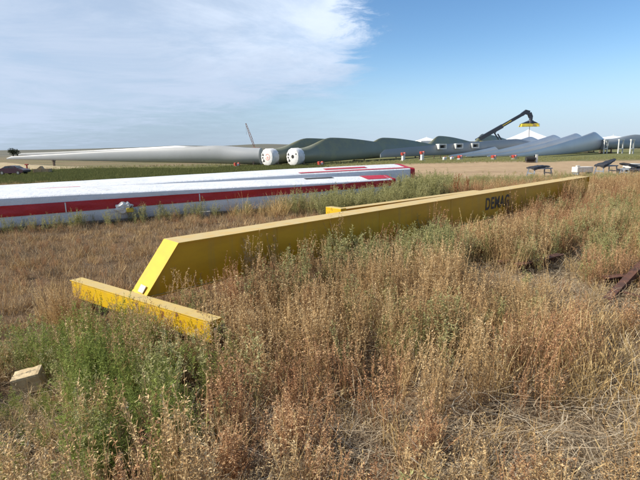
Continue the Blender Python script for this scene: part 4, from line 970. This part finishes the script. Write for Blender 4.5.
# --- middle distance 20..62 m
x, y = scatter(20, 64, 5.0); ok = clear_mask(x, y); x, y = x[ok], y[ok]; U = rng_.uniform(0, 1, len(x)); n1 = nz(x, y, 0.12, 4.4); n2 = nz(x, y, 0.5, 2.2)
pad_ = (y > 41 + 6 * n1) & (x > 6 + 8 * n1)
keep = (~pad_) | (U < 0.06); x, y, U, n1, n2 = x[keep], y[keep], U[keep], n1[keep], n2[keep]
sg = ((x > 2) & (n2 > -0.12) & (U < 0.5)) | ((x > 2) & (x < 7) & (y < 30) & (U < 0.6))
sage_p.append(pack(x[sg], y[sg], 0.9, 1.5, 0.12, 4, np.full(sg.sum(), 0.62)))
tp = (rng_.uniform(0, 1, len(x)) < ell(x, y, 4.6, 21.3, 1.6, 1.6)); sage_p.append(pack(x[tp], y[tp], 1.3, 1.9, 0.1, 4, np.full(tp.sum(), 0.85)))
o_ = ~sg; short_p.append(pack(x[o_], y[o_], 1.6, 2.6, 0.15, 4, np.full(o_.sum(), 0.75)))
# --- far strip of green grass at left and olive strip at right
x, y = scatter(60, 112, 2.2); ok = clear_mask(x, y); x, y = x[ok], y[ok]; U = rng_.uniform(0, 1, len(x)); n1 = nz(x, y, 0.05, 7.7)
k = (x < -2 + 10 * n1) & (y < 98 + 14 * n1); strip_p = pack(x[k], y[k], 1.6, 2.4, 0.1, 2, np.full(k.sum(), 0.9))
k = (x < 10) & ~k & (U < 0.5) | ((x > 10) & (y > 94) & (U < 0.8)); sage_p.append(pack(x[k], y[k], 0.8, 1.4, 0.15, 4, np.full(k.sum(), 0.55)))

ST = np.concatenate
cover('dry_weed_cover', 'tall tan-brown dry weeds filling the foreground', 'dry weeds', [weed(10 + i, V['dryweed'], H=0.70, ns=15, base=0.11, lean=0.24, br=8, brL=0.10, leaves=3, lL=0.024, lW=0.0075, sw=0.006, spike=14, bias=0.56) for i in range(5)], ST(dry_p))
cover('red_weed_cover', 'rusty red-brown dry weeds mixed through the foreground', 'dry weeds', [weed(20 + i, V['redweed'], H=0.62, ns=16, base=0.10, lean=0.20, br=7, brL=0.09, leaves=2, lL=0.022, lW=0.0075, sw=0.006, spike=18, bias=0.52) for i in range(5)], ST(red_p))
cover('green_weed_cover', 'bright green bushy weeds at left and the far green strip', 'green weeds', [weed(30 + i, V['green'], H=0.55, ns=12, base=0.07, lean=0.5, br=13, brL=0.16, leaves=6, lL=0.032, lW=0.007, bias=0.42, low=0.1) for i in range(4)], ST(green_p))
cover('sage_weed_cover', 'grey-green leafy weeds along the girder and the wrapped blades', 'green weeds', [weed(40 + i, V['sage'], H=0.66, ns=8, base=0.07, lean=0.36, br=13, brL=0.12, leaves=6, lL=0.026, lW=0.009, spike=14, bias=0.55, low=0.15) for i in range(4)], ST(sage_p))
cover('straw_grass_cover', 'pale arching straw grass between the weeds', 'dry grass', [tuft(50 + i, V['straw'], H=0.36, n=34, base=0.07, lean=0.7, wd=0.0055, heads=7) for i in range(4)], ST(straw_p))
cover('short_grass_cover', 'short tan dry grass on the field beyond the girder', 'dry grass', [tuft(60 + i, V['litter'], H=0.15, n=34, base=0.12, lean=0.9, wd=0.006, bias=0.35) for i in range(2)] + [tuft(62 + i, V['dryweed'], H=0.16, n=34, base=0.12, lean=0.9, wd=0.006, bias=0.62) for i in range(2)], ST(short_p))
cover('green_strip_cover', 'low olive green grass strip beyond the wrapped blades at left', 'grass', [tuft(56 + i, V['strip'], H=0.2, n=50, base=0.25, lean=0.8, wd=0.02, bias=0.5) for i in range(2)], strip_p)
cover('straw_litter_cover', 'broken straw and dead stalks lying on the soil', 'straw litter', [litter(70 + i, V['litter'], n=110, L=0.22, wd=0.0045) for i in range(4)], ST(lit_p))
lg = []
for k in range(90):
    cx, cy = random.Random(k).choice(((1.9, 3.2), (2.2, 3.5), (0.9, 3.3), (2.9, 4.2), (-0.4, 3.2))); rg = random.Random(k + 500)
    lg.append((cx + rg.gauss(0, 0.5), cy + rg.gauss(0, 0.35), 1, 1, 0, 0, rg.uniform(0, 6.283), k))
cover('fallen_stalk_cover', 'long pale fallen stalks over the flattened straw in the foreground', 'straw litter', [litter(80 + i, V['litter'], n=5, r=0.25, L=0.7, wd=0.008, bias=0.66, hz=0.25, bn=0.5) for i in range(4)], np.array(lg))

# reddish docks, single plants
for i, (x_, y_, lb) in enumerate(((5.5, 19.3, 'rusty red dock plant standing beyond the girder, the taller left one'), (5.95, 19.4, 'rusty red dock plant just right of the taller dock'))):
    o = link_mesh('dock_plant', weed(90 + i, V['dock'], H=0.95 - 0.12 * i, ns=6, base=0.07, lean=0.25, br=16, brL=0.10, leaves=6, lL=0.035, lW=0.02, sw=0.012, spike=30, bias=0.5, low=0.2), None, (x_, y_, ground(x_, y_)))
    tag(o, lb, 'plant', 'rusty dock plants beyond the girder')
for i, (x_, y_, h_, lb) in enumerate(((3.02, 8.35, 0.98, 'tall grey-green weed stalk rising in front of the lettering'), (1.75, 7.75, 1.0, 'tall grey-green weed at the girder, left of the lettering'), (0.95, 7.0, 0.85, 'grey-green seeding weed against the middle of the shaded web'))):
    o = link_mesh('tall_weed', weed(95 + i, V['sage'], H=h_, ns=4, base=0.04, lean=0.16, br=16, brL=0.13, leaves=6, lL=0.03, lW=0.013, sw=0.009, spike=26, bias=0.68, low=0.3), None, (x_, y_, ground(x_, y_)))
    tag(o, lb, 'weed')

# dark tree far at left
tr = empty('round_tree', (-185, 296, -2), 0, label='small dark rounded tree on the horizon at the far left', cat='tree')
mb = MB(); mb.tube((0, 0, 0), (0.2, 0, 2.6), 0.35, 0.2, n=8)
for k in range(5):
    a = k * 1.3; mb.tube((0.2, 0, 2.0), (1.6 * math.cos(a), 1.6 * math.sin(a), 4.2), 0.16, 0.05, n=6)
mb.build('trunk', M['bark'], tr)
rg = random.Random(4); b = PB()
for k in range(2600):
    u = Vector((rg.gauss(0, 1), rg.gauss(0, 1), rg.gauss(0, 1))).normalized() * rg.random() ** 0.4
    p = (u.x * 3.6 + 0.9 * (1 - u.z), u.y * 2.6, 2.9 + u.z * 2.4 - 0.5 * max(0, u.x))
    if noise.noise(Vector(p) * 0.7) < -0.18: continue
    b.leaf(p, rg.uniform(0.35, 0.7), rg.uniform(0.2, 0.4), rg, rg.random())
link_mesh('crown', b.mesh('crown', leaf_mat('tree_leaf', [(0.02, 0.028, 0.014), (0.035, 0.045, 0.02), (0.05, 0.06, 0.03)], 0.15)), tr)
